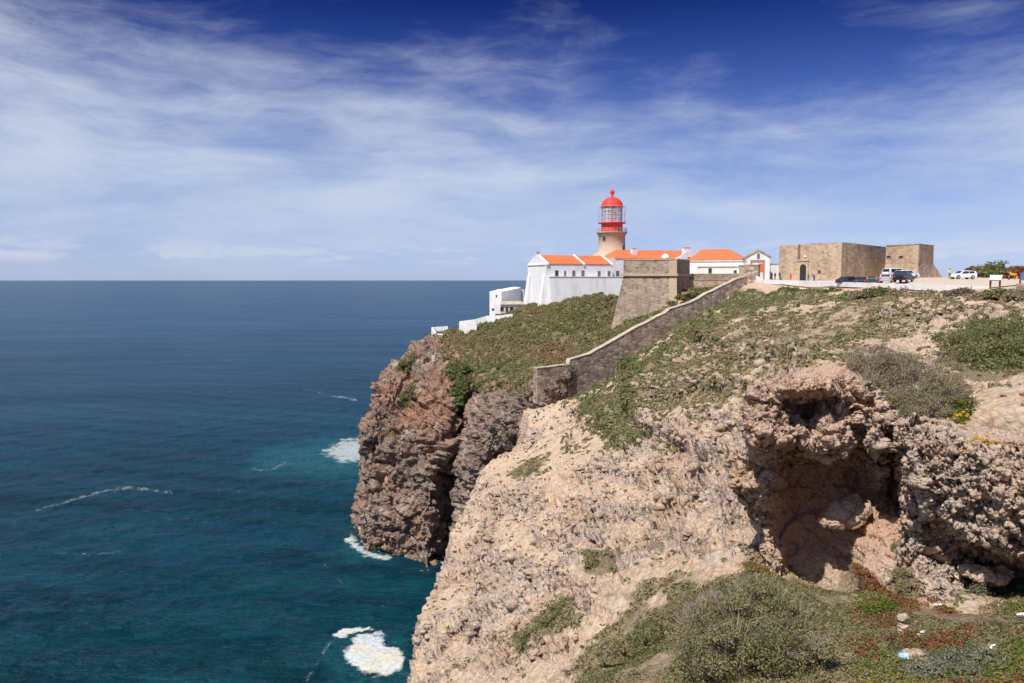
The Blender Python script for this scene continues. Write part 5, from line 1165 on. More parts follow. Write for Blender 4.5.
# ------------------------------------------------------------------ cars
def car_paint(col, name): return plain(name, col, .25, .03, 2, spec=.6)
P_black = car_paint((.012, .013, .018), 'black car paint'); P_blue = car_paint((.025, .035, .06), 'dark blue car paint'); P_silver = car_paint((.42, .44, .47), 'silver car paint'); P_wh = car_paint((.80, .80, .80), 'white car paint'); P_dkgrey = car_paint((.05, .055, .06), 'dark grey car paint')
def car(px, py, d, heading, paint, kind, label, cat='car', name='parked_car'):
    """heading: direction of the nose in degrees from +X"""
    q = P(px, py, d); gz = float(base_h(np.array([q[0]]), np.array([q[1]]))[0][0]) + .12
    ps = {'hatch': (4.0, 1.7, 1.46, [(-2.0, .35), (-2.0, .95), (-1.72, 1.38), (-.2, 1.46), (.35, 1.40), (1.0, .96), (1.9, .80), (2.0, .45), (2.0, .3), (-1.9, .28)]),
          'saloon': (4.5, 1.75, 1.42, [(-2.25, .35), (-2.25, .9), (-1.7, 1.0), (-1.15, 1.40), (.1, 1.42), (.5, 1.36), (1.15, .97), (2.15, .80), (2.25, .5), (2.25, .3), (-2.15, .28)]),
          'suv': (4.6, 1.9, 1.78, [(-2.3, .42), (-2.3, 1.08), (-2.05, 1.70), (-1.6, 1.78), (.2, 1.76), (.55, 1.68), (1.1, 1.15), (2.15, 1.02), (2.3, .6), (2.3, .38), (-2.2, .36)]),
          'van': (5.2, 1.95, 2.15, [(-2.6, .4), (-2.6, 2.0), (-2.45, 2.15), (1.1, 2.13), (1.4, 2.05), (2.0, 1.25), (2.5, 1.05), (2.6, .6), (2.6, .35), (-2.5, .33)])}[kind]
    Ln, Wd, Ht, pr = ps; gl = .58 if kind != 'van' else .62
    root = empty(name, (q[0], q[1], gz), label, cat, 'cars parked in the car park', R(heading))
    def loc(m, nm, mat, par=root, **k):
        o = m.build(nm, mat, None, **k); o.parent = par; return o
    belt = pr[1][1] if kind != 'van' else 1.25
    m = MB(); n = len(pr); V = []
    for sgn in (-1, 1):
        for x, z in pr:
            ins = max(0, (z - belt)) * .28; V.append((x, sgn * (Wd / 2 - ins), z))
    m.add(V, [tuple(range(n)), tuple(range(2 * n - 1, n - 1, -1))] + [(i + n, (i + 1) % n + n, (i + 1) % n, i) for i in range(n)])
    loc(m, 'body', paint, bevel=.05)
    # side windows, windscreen, rear window as thin panels on the body
    top = max(z for x, z in pr) - .1
    up = [p for p in pr if p[1] > belt + .25]; xs0 = min(p[0] for p in up) + .25; xs1 = max(p[0] for p in up) - .1
    for sgn in (-1, 1):
        m = MB(); z0, z1 = belt + .06, top - .02; y0 = Wd / 2 - .28 * (z0 - belt) ; y1 = Wd / 2 - .28 * (z1 - belt)
        for xa, xb, sl in ((xs0 - .05, (xs0 + xs1) / 2 - .05, 0), ((xs0 + xs1) / 2 + .05, xs1 + .05, .35)):
            if kind == 'van' and sl == 0: continue
            V = [(xa, sgn * (y0 + .015), z0), (xb + sl, sgn * (y0 + .015), z0), (xb, sgn * (y1 + .015), z1), (xa, sgn * (y1 + .015), z1)]; V += [(a, b - sgn * .04, c) for a, b, c in V]
            Fc = [(0, 1, 2, 3), (7, 6, 5, 4), (0, 4, 5, 1), (1, 5, 6, 2), (2, 6, 7, 3), (3, 7, 4, 0)]; m.add(V, Fc if sgn < 0 else [f[::-1] for f in Fc])
        loc(m, 'side_window', M_carglass)
    def screen(p, r, nm):
        dx, dz = r[0] - p[0], r[1] - p[1]; nx, nz = -dz, dx; l = math.hypot(nx, nz); nx /= l; nz /= l
        if nz < 0: nx, nz = -nx, -nz
        a = (p[0] + dx * .08 + nx * .015, p[1] + dz * .08 + nz * .015); b = (p[0] + dx * .92 + nx * .015, p[1] + dz * .92 + nz * .015)
        m = MB(); V = []
        for (x, z) in (a, b):
            hw = Wd / 2 - .12 - max(0, z - belt) * .28; V += [(x, -hw, z), (x, hw, z)]
        V += [(x - nx * .03, y, z - nz * .03) for x, y, z in V]
        m.add(V, [(0, 1, 3, 2), (4, 6, 7, 5), (0, 4, 5, 1), (2, 3, 7, 6), (0, 2, 6, 4), (1, 5, 7, 3)]); loc(m, nm, M_carglass)
    i_fr = [i for i in range(n - 1) if pr[i + 1][0] > .4 and pr[i][1] - pr[i + 1][1] > .25][0]; screen(pr[i_fr], pr[i_fr + 1], 'windscreen')
    i_re = [i for i in range(n - 1) if pr[i + 1][0] < 0 and pr[i + 1][1] - pr[i][1] > .25 and pr[i][1] > .7]
    if i_re: screen(pr[i_re[0]], pr[i_re[0] + 1], 'rear_window')
    for sx in (-1, 1):
        for sy in (-1, 1):
            x = sx * Ln * .31; y = sy * (Wd / 2 - .1); r_ = .33 if kind in ('hatch', 'saloon') else .38
            m = MB(); m.tube((x, y - .11, r_), (x, y + .11, r_), r_, n=18); w = loc(m, 'wheel', M_rubber)
            m = MB(); m.tube((x, y - .12 * sy * 0 + sy * .115, r_), (x, y + sy * .13, r_), r_ * .6, n=14); loc(m, 'rim', M_chrome, w)
    for sy in (-1, 1):
        zz = belt - .18; m = MB(); m.prism([(-Ln / 2 - .02, sy * Wd * .39 - .09), (-Ln / 2 + .08, sy * Wd * .39 - .09), (-Ln / 2 + .08, sy * Wd * .39 + .09), (-Ln / 2 - .02, sy * Wd * .39 + .09)], zz - .10, zz + .16); loc(m, 'tail_light', M_tail)
        m = MB(); m.prism([(Ln / 2 - .12, sy * Wd * .36 - .2), (Ln / 2 + .015, sy * Wd * .36 - .2), (Ln / 2 + .015, sy * Wd * .36 + .2), (Ln / 2 - .12, sy * Wd * .36 + .2)], .52, .70); loc(m, 'headlight', M_head_l)
car(849, 281.8, 139, 20, P_blue, 'saloon', 'dark blue saloon at the left end of the row, nearest the fort corner')
car(861.5, 281.8, 134.5, 62, P_blue, 'saloon', 'dark saloon showing its red tail lamp, second from the left in the row')
car(873.5, 282, 132, 58, P_dkgrey, 'hatch', 'dark grey hatchback in the middle of the row by the kerb')
car(886.5, 282.5, 128.5, 60, P_silver, 'hatch', 'silver hatchback squeezed against the big black car')
car(903.5, 283, 124.5, 48, P_black, 'suv', 'big black off-roader with a red tail lamp, rightmost at the kerb')
car(895, 280.6, 142, 22, P_wh, 'suv', 'tall white car behind the silver hatchback, in front of the fort tower')
car(906.5, 280.8, 139, 15, P_wh, 'hatch', 'white hatchback behind the black off-roader')
car(962.5, 280.0, 135, 183, P_wh, 'hatch', 'white hatchback parked alone in profile, right of the fort')

# ------------------------------------------------------------------ people
def person(px, d, h, shirt, trousers, label, face=-1.57, hat=None, arms=0.0):
    q = XY(px, d); gz = float(base_h(np.array([q[0]]), np.array([q[1]]))[0][0]) + .12; s = h / 1.72
    root = empty('person', (q[0], q[1], gz), label, 'person', None, face + math.pi / 2)
    J = [(0, 0, .93, .15), (0, 0, 1.12, .135), (0, 0, 1.33, .165), (0, 0, 1.45, .08), (0, 0, 1.52, .055), (0, 0, 1.60, .095), (0, 0, 1.68, .085),
         (-.17, 0, 1.40, .065), (-.23, .03, 1.14, .045), (-.22, -.06 - arms, .93 + arms, .035), (-.22, -.10 - arms, .84 + arms * 1.3, .032),
         (.17, 0, 1.40, .065), (.23, .02, 1.14, .045), (.23, -.05, .93, .035), (.23, -.08, .84, .032),
         (-.09, 0, .84, .09), (-.10, -.02, .48, .062), (-.11, .01, .09, .042), (-.12, -.14, .04, .035),
         (.09, 0, .84, .09), (.11, -.05, .48, .062), (.12, .04, .09, .042), (.13, -.10, .04, .035)]
    E = [(0, 1), (1, 2), (2, 3), (3, 4), (4, 5), (5, 6), (2, 7), (7, 8), (8, 9), (9, 10), (2, 11), (11, 12), (12, 13), (13, 14), (0, 15), (15, 16), (16, 17), (17, 18), (0, 19), (19, 20), (20, 21), (21, 22)]
    me = bpy.data.meshes.new('body'); me.from_pydata([(a * s, b * s, c * s) for a, b, c, _ in J], E, []); o = bpy.data.objects.new('body', me); C.objects.link(o)
    sk = o.modifiers.new('s', 'SKIN'); sb = o.modifiers.new('u', 'SUBSURF'); sb.levels = 1; sb.render_levels = 1
    for i, v in enumerate(me.skin_vertices[0].data): v.radius = (J[i][3] * s,) * 2; v.use_root = (i == 0)
    dg = bpy.context.evaluated_depsgraph_get(); dg.update(); m2 = bpy.data.meshes.new_from_object(o.evaluated_get(dg)); o.modifiers.clear(); o.data = m2; bpy.data.meshes.remove(me)
    m2.materials.clear()
    for mt in (M_skin, shirt, trousers, M_rubber): m2.materials.append(mt)
    for p in m2.polygons:
        c = p.center / s; r = abs(c.x)
        p.material_index = 0 if (c.z > 1.47 or (r > .19 and c.z < 1.12)) else 3 if c.z < .09 else 2 if (c.z < .95 and r < .2) else 1
        p.use_smooth = True
    o.parent = root
    m = MB(); m.lathe((0, .015 * s, 1.60 * s), [(.10 * s, -.02 * s), (.112 * s, .05 * s), (.09 * s, .12 * s), (.03 * s, .155 * s)], 10); hh = m.build('hat' if hat else 'hair', hat or M_hair, None, True); hh.parent = root
def cloth(name, col): return plain(name, col, .85, .1, 6)
cl = {k: cloth(k + ' cloth', v) for k, v in dict(navy=(.025, .03, .06), dark=(.03, .03, .035), red=(.75, .03, .03), teal=(.02, .20, .17), pink=(.6, .12, .2), yellow=(.65, .62, .08), denim=(.10, .14, .25), white=(.75, .75, .75), grey=(.2, .2, .22)).items()}
person(771.6, 178, 1.8, cl['dark'], cl['dark'], 'person in black standing left of a companion below the white outbuilding')
person(775.0, 177, 1.65, cl['navy'], cl['dark'], 'person in dark clothes standing close beside the person in black')
person(779.6, 174.6, 1.75, cl['navy'], cl['denim'], 'person in navy shirt and jeans at the left corner of the fort')
person(790.6, 169, 1.62, cl['red'], cl['red'], 'person in bright red from head to foot before the fort wall', hat=cl['red'])
person(808.2, 166, 1.75, cl['teal'], cl['teal'], 'person in teal green clothes at the right side of the arched door')
person(812.3, 164, 1.7, cl['pink'], cl['white'], 'person in pink shirt right of the fort door')
person(814.0, 163, 1.85, cl['denim'], cl['navy'], 'tall person in blue with a white hat right of the fort door', hat=cl['white'])
person(949.4, 134, 1.75, cl['yellow'], cl['dark'], 'person in a yellow shirt walking by the nose of the lone white car', arms=.12)

# ------------------------------------------------------------------ signs, motorbike
def info_board():
    q = P(995.5, 287.5, 98); gz = q[2] - .2; root = empty('information_board', (q[0], q[1], gz), 'white slanted information board on two brown posts', 'sign')
    for px in (990.6, 1000): p = XY(px, 98); m = MB(); m.box((p[0], p[1], gz), (1, 0), (.17, .17, Z(279.5, 98) - gz)); m.build('post', M_wood, root, bevel=.015)
    a = P(989.6, 280.0, 97.7); b = P(1000.6, 280.0, 97.7); c = P(1003.0, 275.0, 98.4); d = P(990.3, 275.0, 98.4)
    V = [a, b, c, d]; nrm = unit(np.cross(b - a, d - a)); V = V + [v - nrm * .06 for v in V]
    m = MB(); m.add(V, [(0, 1, 2, 3), (7, 6, 5, 4), (0, 4, 5, 1), (1, 5, 6, 2), (2, 6, 7, 3), (3, 7, 4, 0)]); pn = m.build('panel', M_board, root)
    m = MB(); m.tube(a + (0, 0, -.05), b + (0, 0, -.05), .05); m.build('rail', M_wood, root)
    q = P(1023, 290, 94); gz = q[2] - .1; root = empty('notice_sign', (q[0], q[1], gz), 'blue sign panel in a dark frame cut by the right photo edge', 'sign')
    for px in (1020.2, 1034): p = XY(px, 94); m = MB(); m.box((p[0], p[1], gz), (1, 0), (.14, .14, Z(271.8, 94) - gz)); m.build('post', M_wood, root)
    p0, p1 = XY(1020.9, 94), XY(1033.3, 94); m = MB(); m.prism([p0 + (0, -.05), p1 + (0, -.05), p1 + (0, .05), p0 + (0, .05)], Z(280.3, 94), Z(272.4, 94)); m.build('panel', M_blue, root)
    m = MB(); m.prism([p0 + (-.3, -.3), p1 + (.3, -.3), p1 + (.3, .4), p0 + (-.3, .4)], gz - .3, Z(283.6, 94)); m.build('plinth', M_wall, root)
info_board()
def motorbike():
    q = P(1012, 280.4, 118); gz = float(base_h(np.array([q[0]]), np.array([q[1]]))[0][0]) + .12
    root = empty('motorcycle', (q[0], q[1], gz), 'yellow motorcycle parked between the information board and the blue sign', 'motorcycle', rz=R(200))
    def loc(m, nm, mat, par=root, **k): o = m.build(nm, mat, None, **k); o.parent = par; return o
    for x in (-.68, .68):
        m = MB(); n = 20; pr = [(.34 + .07 * math.cos(t), .07 * math.sin(t)) for t in np.linspace(0, 2 * math.pi, 7)[:-1]]; V = []; Fc = []
        for i in range(n):
            a = 2 * math.pi * i / n
            for r_, y in pr: V.append((x + r_ * math.cos(a), y, .40 + r_ * math.sin(a)))
        k = 6
        for i in range(n):
            for j in range(k): Fc.append((i * k + j, ((i + 1) % n) * k + j, ((i + 1) % n) * k + (j + 1) % k, i * k + (j + 1) % k))
        m.add(V, Fc); w = loc(m, 'wheel', M_yellow if x < 0 else M_rubber)
        m = MB(); m.tube((x, -.05, .4), (x, .05, .4), .08); loc(m, 'hub', M_chrome, w)
    m = MB(); m.tube((.68, 0, .4), (.42, 0, 1.05), .05); m.tube((.45, -.32, 1.1), (.45, .32, 1.1), .025); loc(m, 'fork', M_yellow)
    m = MB(); m.add([(-.5, -.14, .6), (.35, -.14, .6), (.45, -.1, .95), (-.1, -.14, 1.0), (-.9, -.1, .95)] + [(-.5, .14, .6), (.35, .14, .6), (.45, .1, .95), (-.1, .14, 1.0), (-.9, .1, .95)], [(0, 1, 2, 3, 4), (9, 8, 7, 6, 5), (0, 5, 6, 1), (1, 6, 7, 2), (2, 7, 8, 3), (3, 8, 9, 4), (4, 9, 5, 0)]); loc(m, 'fairing', M_yellow, bevel=.03)
    m = MB(); m.box((-.4, 0, 1.0), (1, 0), (.75, .26, .1)); loc(m, 'seat', M_rubber)
    m = MB(); m.box((0, 0, .3), (1, 0), (.5, .25, .32)); loc(m, 'engine', M_dark)
motorbike()

# ------------------------------------------------------------------ plants
def leaf_field(cen, rad, nleaf, lsize, tint, flat=0.75, seed=0, shell=0.55, elong=1.6):
    """many small leaf faces filling domes: cen (n,3), rad (n,), nleaf leaves each, lsize (n,), tint (n,)"""
    r = np.random.default_rng(seed + 5); n = len(cen); T = n * nleaf
    c = np.repeat(cen, nleaf, 0); R_ = np.repeat(rad, nleaf); S = np.repeat(lsize, nleaf); t0 = np.repeat(tint, nleaf)
    d = r.normal(size=(T, 3)); d[:, 2] = np.abs(d[:, 2]) * 0.9 - 0.12; d /= np.linalg.norm(d, axis=1, keepdims=True)
    q = shell + (1 - shell) * r.random(T) ** 0.6
    lump = 1 + 0.22 * fbm(d * 2.2 + c * 0.7, 2, 3)
    p = c + d * (R_ * q * lump)[:, None] * np.array((1, 1, flat))
    nrm = d + r.normal(size=(T, 3)) * 0.55 + np.array((0, 0, .25)); nrm /= np.linalg.norm(nrm, axis=1, keepdims=True)
    a = np.cross(nrm, r.normal(size=(T, 3))); a /= np.linalg.norm(a, axis=1, keepdims=True) + 1e-9; b = np.cross(nrm, a)
    s = S * (0.6 + 0.8 * r.random(T)); s = s[:, None]
    V = np.stack([p - a * s * 0.5 * elong, p - b * s * .5, p + a * s * 0.5 * elong, p + b * s * .5], 1).reshape(-1, 3)
    F4 = np.arange(T * 4).reshape(-1, 4)
    tt = np.clip(t0 + r.normal(size=T) * 0.16, 0, 1)
    return V, F4, tt
def scatter_on(surf, mask, dens, seed, jit=0.6):
    """area-weighted random points on a grid surface where mask (0..1) allows; dens per square metre"""
    r = np.random.default_rng(seed); V = surf
    e1 = V[1:, :-1] - V[:-1, :-1]; e2 = V[:-1, 1:] - V[:-1, :-1]; ar = np.linalg.norm(np.cross(e1, e2), axis=-1)
    m = mask[:-1, :-1]; k = r.poisson(np.clip(ar * dens * m, 0, 40)); i, j = np.nonzero(k)
    rep = k[i, j]; i = np.repeat(i, rep); j = np.repeat(j, rep)
    return V[i, j] + e1[i, j] * r.random(len(i))[:, None] + e2[i, j] * r.random(len(i))[:, None]

def stuff_plants(name, parts, mat):
    Vs, Fs, Ts = [], [], []; o = 0
    for V, F4, t in parts: Vs.append(V); Fs.append(F4 + o); Ts.append(t); o += len(V)
    ob = mesh_np(name, np.concatenate(Vs), np.concatenate(Fs), mat, {'tint': np.concatenate(Ts)}); tag(ob, kind='stuff'); return ob

def cover():
    # dense maquis on the headland top
    V = HD['V']; vis = (HD['px'] > 400) & (HD['px'] < 780) & (HD['v'][None, :] < 6.5) & ~((HD['v'][None, :] < 1.0) & (HD['px'] < 500)) & (V[..., 2] < 61.5) & (V[..., 2] > 20)
    wal = np.array([P(*q)[:2] for q in [(531.8, 368.6, 150), (567.4, 364.9, 153.6), (588.9, 353.4, 156.2), (617.6, 337.4, 159.6), (664, 312.3, 165), (705, 293.7, 169.6), (745, 276.5, 174.5)]])
    dw = seg_dist(V[..., 0], V[..., 1], [tuple(q) for q in wal]); front = inpoly(V[..., 0], V[..., 1], [tuple(q) for q in wal] + [(120, 100), (4, 100)])
    mask = np.where(vis, HD['veg'], 0) * (dw > 1.6) * ~front
    mask = np.where(HD['veg'] < .35, 0, mask)
    p = scatter_on(V, mask, 2.3, 3); n = len(p); r = np.random.default_rng(4)
    zone = fbm(p * 0.11, 3, 8); near_w = seg_dist(p[:, 0], p[:, 1], [tuple(q) for q in wal])
    rad = np.clip(0.62 + 0.2 * r.normal(size=n) + 0.2 * zone, .3, 1.2) * np.where(near_w < 3.2, .55, 1)
    tint = np.clip(0.36 + 0.35 * zone + .09 * r.normal(size=n), 0, 1)
    px, py = proj(p[:, 0], p[:, 1], p[:, 2]); rd = np.exp(-(((px - 552) / 32) ** 2 + ((py - 352) / 17) ** 2)) + np.exp(-(((px - 470) / 40) ** 2 + ((py - 352) / 10) ** 2)) * .7
    tint = np.clip(tint + .8 * rd * (r.random(n) < .85), 0, 1)
    A = leaf_field(p - (0, 0, .15), rad, 46, np.full(n, .25), tint, .8, 1, elong=1.3)
    stuff_plants('hillside_scrub', [A], M_hill)
    # slope cover
    V = SL['V']; a, b = SL['fine']; Vf = V[a:b]; px, py = SL['px'][a:b], SL['py'][a:b]; veg = SL['veg'][a:b]; ol = SL['onlot'][a:b]
    ok = (px > 395) & (px < 1060) & (py < 740) & (Vf[..., 1] > 8) & (SL['s'][a:b] < 0)
    pn = fbm(Vf.reshape(-1, 3) * .35, 4, 60).reshape(px.shape); pn2 = fbm(Vf.reshape(-1, 3) * .9, 3, 61).reshape(px.shape)
    band = sm(-8, 8, sdist(px, py, VEG[0][0]) + 8 * pn + 2) * sm(-.75, -.1, pn2 + .9 * (sdist(px, py, VEG[0][0]) > 9))
    p = scatter_on(Vf, np.where(ok, band * (ol < .05), 0), 3.0, 31); n = len(p); zone = fbm(p * .12, 3, 9)
    dd = seg_dist(p[:, 0], p[:, 1], [tuple(q) for q in wal]); keep = (dd > 1.2) & ~((p[:, 1] > 100) & ~inpoly(p[:, 0], p[:, 1], [tuple(q) for q in wal] + [(120, 174.5), (120, 60), (-20, 60), (-20, 150)])); p = p[keep]; zone = zone[keep]; n = len(p); r = np.random.default_rng(6)
    rad = np.clip(.5 + .2 * r.normal(size=n) + .2 * zone, .25, 1.0); tint = np.clip(.52 + .38 * zone + .09 * r.normal(size=n), 0, 1)
    A = leaf_field(p - (0, 0, .15), rad, 44, np.full(n, .2), tint, .75, 2, elong=1.3)
    stuff_plants('wall_foot_scrub', [A], M_green)
    # low patchy cover further right and lower down (cushions and dry grass)
    mid = np.where(ok & (Vf[..., 1] > 33), veg, 0) * (1 - band) * (pn + .4 * pn2 > .05 - .25 * (veg > .6)) * (ol < .05)
    p = scatter_on(Vf, mid, 4.8, 41); n = len(p); zone = fbm(p * .2, 3, 10); r = np.random.default_rng(8)
    rad = np.clip(.26 + .10 * r.normal(size=n) + .12 * zone, .1, .6); tint = np.clip(.66 + .35 * zone + .2 * r.normal(size=n), 0, 1)
    A = leaf_field(p, rad, 34, np.clip(.10 + .0009 * p[:, 1], .1, .2), tint, .5, 3, elong=1.7)
    stuff_plants('low_ground_cover', [A], M_olive)
    sc = np.where(ok & (Vf[..., 1] > 28), 1, 0) * (1 - band) * (pn2 > .18) * (SL['rough'][a:b] > .6) * (ol < .05)
    p = scatter_on(Vf, sc, .55, 43); n = len(p); r = np.random.default_rng(18)
    A = leaf_field(p, np.clip(.17 + .1 * r.normal(size=n), .06, .45), 26, np.clip(.07 + .0009 * p[:, 1], .07, .16), np.clip(.55 + .25 * r.normal(size=n), 0, 1), .6, 13, elong=1.7)
    stuff_plants('scattered_tufts', [A], M_olive)
    # rusty succulents dotted over the pale slope
    sr = np.where(ok & (Vf[..., 1] > 26), 1, 0) * (1 - band) * (fbm(Vf.reshape(-1, 3) * .5 + 50, 3, 64).reshape(px.shape) > .16) * (ol < .05)
    p = scatter_on(Vf, sc * 0 + sr, .4, 45); n = len(p); r = np.random.default_rng(28)
    A = leaf_field(p, np.clip(.14 + .07 * r.normal(size=n), .05, .35), 22, np.clip(.06 + .0008 * p[:, 1], .06, .14), np.clip(.4 + .25 * r.normal(size=n), 0, 1), .5, 14, elong=1.5)
    stuff_plants('scattered_rusty_plants', [A], M_rust)
    # foreground carpet: rust, lime and olive cushions
    fg = np.where(ok & (Vf[..., 1] <= 33), veg, 0)
    for nm, mt, th, sd, dn in (('rust_red_ground_plants', M_rust, .12, 1, 34), ('bright_ground_plants', M_lime, .08, 2, 42), ('olive_ground_plants', M_olive, -.35, 3, 34)):
        f = fbm(Vf.reshape(-1, 3) * .42 + sd * 31, 4, 70 + sd).reshape(px.shape)
        right = sm(840, 880, px) * sm(585, 600, py)
        mk = fg * (f > th) * (right if sd < 3 else (1 - .35 * right)); p = scatter_on(Vf, mk, dn, 50 + sd); n = len(p); r = np.random.default_rng(60 + sd)
        A = leaf_field(p, np.clip(.16 + .07 * r.normal(size=n), .05, .38), 40, np.full(n, .042), np.clip(.45 + .3 * fbm(p * .8, 2, 5) + .18 * r.normal(size=n), 0, 1), .7, 20 + sd, elong=1.8)
        stuff_plants(nm, [A], mt)
    # plants rooted on the outcrop ledges and inside the hollow
cover()

def shrub(name, label, blobs, mat, leaf=.05, per=900, cat='shrub', group=None, tint0=.4, twig=0.0, flower=None, sub_r=.22, density=1.0, seed=None, flat=.85):
    """blobs: (px, py, d, radius) with py at the lobe's centre; a shrub is many leafy sprays round each lobe"""
    sd_ = seed if seed is not None else (abs(hash(label)) if False else sum(map(ord, label))) % 9999; r = np.random.default_rng(sd_)
    B = [(P(a, b, c), R_) for a, b, c, R_ in blobs]; base = np.mean([q for q, _ in B], 0); base[2] = min(q[2] - rr * .6 for q, rr in B)
    root = empty(name, base, label, cat, group)
    cs, rs, ts = [], [], []
    for q, R_ in B:
        k = int(density * 26 * (R_ / sub_r / 3) ** 2) + 6
        d = r.normal(size=(k, 3)); d[:, 2] = np.abs(d[:, 2]) * .95 - .25; d /= np.linalg.norm(d, axis=1, keepdims=True)
        cc = q + d * (R_ * (.45 + .55 * r.random(k) ** .5) * (1 + .25 * fbm(d * 1.8 + q, 2, 2)))[:, None] * (1, 1, flat)
        cs.append(cc); rs.append(np.clip(sub_r * (1 + .35 * r.normal(size=k)), sub_r * .4, sub_r * 2)); ts.append(tint0 + .10 * r.normal(size=k) + .28 * fbm(cc * .9, 2, 4))
    cs = np.concatenate(cs); rs = np.concatenate(rs); ts = np.concatenate(ts)
    nl = max(20, int(per * 1.0 / 10))
    V, F4, t = leaf_field(cs, rs, nl, np.full(len(cs), leaf), ts, .9, sd_, .25, 1.9)
    o = mesh_np('foliage', V - base, F4, mat, {'tint': t}); o.parent = root
    m = MB(); foot0 = base.copy(); foot0[2] = base[2] - .15
    for q, R_ in B:
        knee = np.array((q[0], q[1], q[2] - R_ * .75)); m.tube(foot0 - base, knee - base, .05, .035, 5)
        for _ in range(6):
            tip = q + r.normal(size=3) * R_ * .38; m.tube(knee - base, tip - base, .03, .01, 5)
    o = m.build('stem', M_stem, None); o.parent = root
    if twig:
        m = MB()
        for q, R_ in B:
            for _ in range(int(60 * twig)):
                d = r.normal(size=3); d[2] = abs(d[2]) + .2; d = unit(d); a = q + d * R_ * .35; b = q + d * R_ * (1.0 + .22 * r.random()) + r.normal(size=3) * .08; m.tube(a - base, b - base, .009, .003, 3)
        o = m.build('dead_twigs', M_twig, None); o.parent = root
    if flower:
        i = r.choice(len(cs), flower); c2 = cs[i] + r.normal(size=(flower, 3)) * .08 + (0, -.05, .12)
        V, F4, t = leaf_field(c2, np.full(flower, .06), 14, np.full(flower, .05), np.full(flower, .5), .8, sd_, .2, 1.2); o = mesh_np('flowers', V - base, F4, M_flower, {'tint': t}); o.parent = root
    return root
shrub('shrub', 'grey twiggy shrub at the left of the clump crowning the rock outcrop', [(866, 374, 36, 1.15), (880, 366, 37, 1.3), (893, 374, 36.2, 1.1), (858, 378, 35.5, .75), (872, 386, 34.2, .7)], M_dry, .04, 520, twig=1.6, tint0=.55)
shrub('shrub', 'large dry brown-green shrub hanging over the edge on top of the rock outcrop', [(905, 386, 35, 1.45), (930, 382, 36, 1.55), (916, 402, 33.6, 1.15), (944, 398, 34.2, 1.25), (898, 406, 33.2, .8), (932, 414, 32.2, .8), (912, 418, 32, .55)], M_dry, .04, 520, twig=1.4, tint0=.8)
shrub('shrub', 'small bright green shrub at the right end of the big dry shrub', [(958, 410, 33.5, .55), (968, 406, 34, .42), (950, 418, 32.6, .35)], M_lime, .045, 460, tint0=.35, flower=0)
shrub('flowering_plant', 'upper tuft of yellow flowers on the outcrop below the bright green shrub', [(957, 424, 31.5, .22), (963, 420, 31.8, .2)], M_lime, .035, 380, cat='flower', flower=26, sub_r=.12)
shrub('flowering_plant', 'lower wider tuft of yellow flowers on top of the nodular rock wall', [(983, 447, 28.2, .25), (975, 445, 28.3, .2), (992, 449, 28, .2)], M_lime, .035, 380, cat='flower', flower=46, sub_r=.12)
shrub('shrub', 'rusty brown cushion shrub beside the lower yellow flowers', [(1006, 450, 28, .42), (1016, 449, 28, .35), (998, 460, 27.2, .25)], M_rust, .035, 420, tint0=.35, sub_r=.15)
shrub('shrub', 'small grey tuft at the lip of the nodular rock wall', [(948, 432, 29.8, .3), (960, 436, 29.4, .3)], M_grey, .035, 380, sub_r=.14, twig=.4)
shrub('shrub', 'broad mat of dark green scrub on the plateau at the right photo edge', [(955, 350, 47, 1.2), (972, 346, 48.5, 1.5), (995, 343, 49, 1.6), (1018, 340, 50, 1.7), (975, 363, 45, 1.3), (1000, 362, 44.5, 1.6), (1024, 360, 44, 1.6), (990, 372, 42.5, .8), (1020, 374, 42, 1.0), (1045, 350, 46, 1.8), (945, 340, 49, .7), (985, 330, 52, 1.1), (1015, 328, 53, 1.2)], M_green, .075, 420, tint0=.5, sub_r=.34)
shrub('shrub', 'biggest bushy green shrub in the foreground, spread below the rock hollow', [(700, 640, 21.6, .9), (735, 622, 22, .95), (760, 606, 22.6, .85), (745, 600, 23.5, .7), (778, 618, 22, .8), (800, 632, 21.3, .75), (735, 655, 20.6, .95), (775, 655, 20.3, .85), (815, 655, 20, .5), (695, 665, 20.6, .7), (765, 590, 23.8, .4)], M_olive, .038, 720, tint0=.42, sub_r=.26, density=1.25, twig=1.2)
shrub('shrub', 'long low olive shrub left of the biggest foreground bush', [(700, 600, 28.6, .7), (720, 594, 28.6, .65), (680, 612, 28, .6), (662, 622, 28.4, .55), (645, 634, 28, .55), (625, 646, 27.6, .5), (605, 658, 27.4, .45), (690, 594, 30, .4)], M_olive, .04, 560, tint0=.5, sub_r=.2, flat=.6)
shrub('dead_bush', 'pale leafless bush tangled between the two foreground olive shrubs', [(702, 618, 24, .6), (690, 632, 23.6, .5), (712, 605, 24.6, .4)], M_grey, .02, 120, cat='dead bush', twig=5.0, tint0=.9, density=.4)
shrub('shrub', 'grey-green cushion shrub cut by the bottom edge near the litter', [(950, 667, 19.2, .55), (975, 664, 19.3, .55), (925, 676, 18.6, .5), (1000, 674, 18.8, .5), (960, 682, 18.2, .6)], M_grey, .035, 480, sub_r=.17, flat=.7)
shrub('shrub', 'fresh green tuft beside the stone cairn', [(880, 607, 26.4, .35), (868, 610, 26.3, .3), (892, 608, 26.3, .25)], M_lime, .04, 480, sub_r=.15, tint0=.3, flat=.6)
shrub('shrub', 'rusty shrub draped on the pink rock in the middle of the hollow', [(866, 578, 29.4, .42), (872, 588, 28.9, .40), (880, 594, 28.6, .3), (858, 571, 29.8, .25)], M_rust, .035, 420, tint0=.45, sub_r=.15)
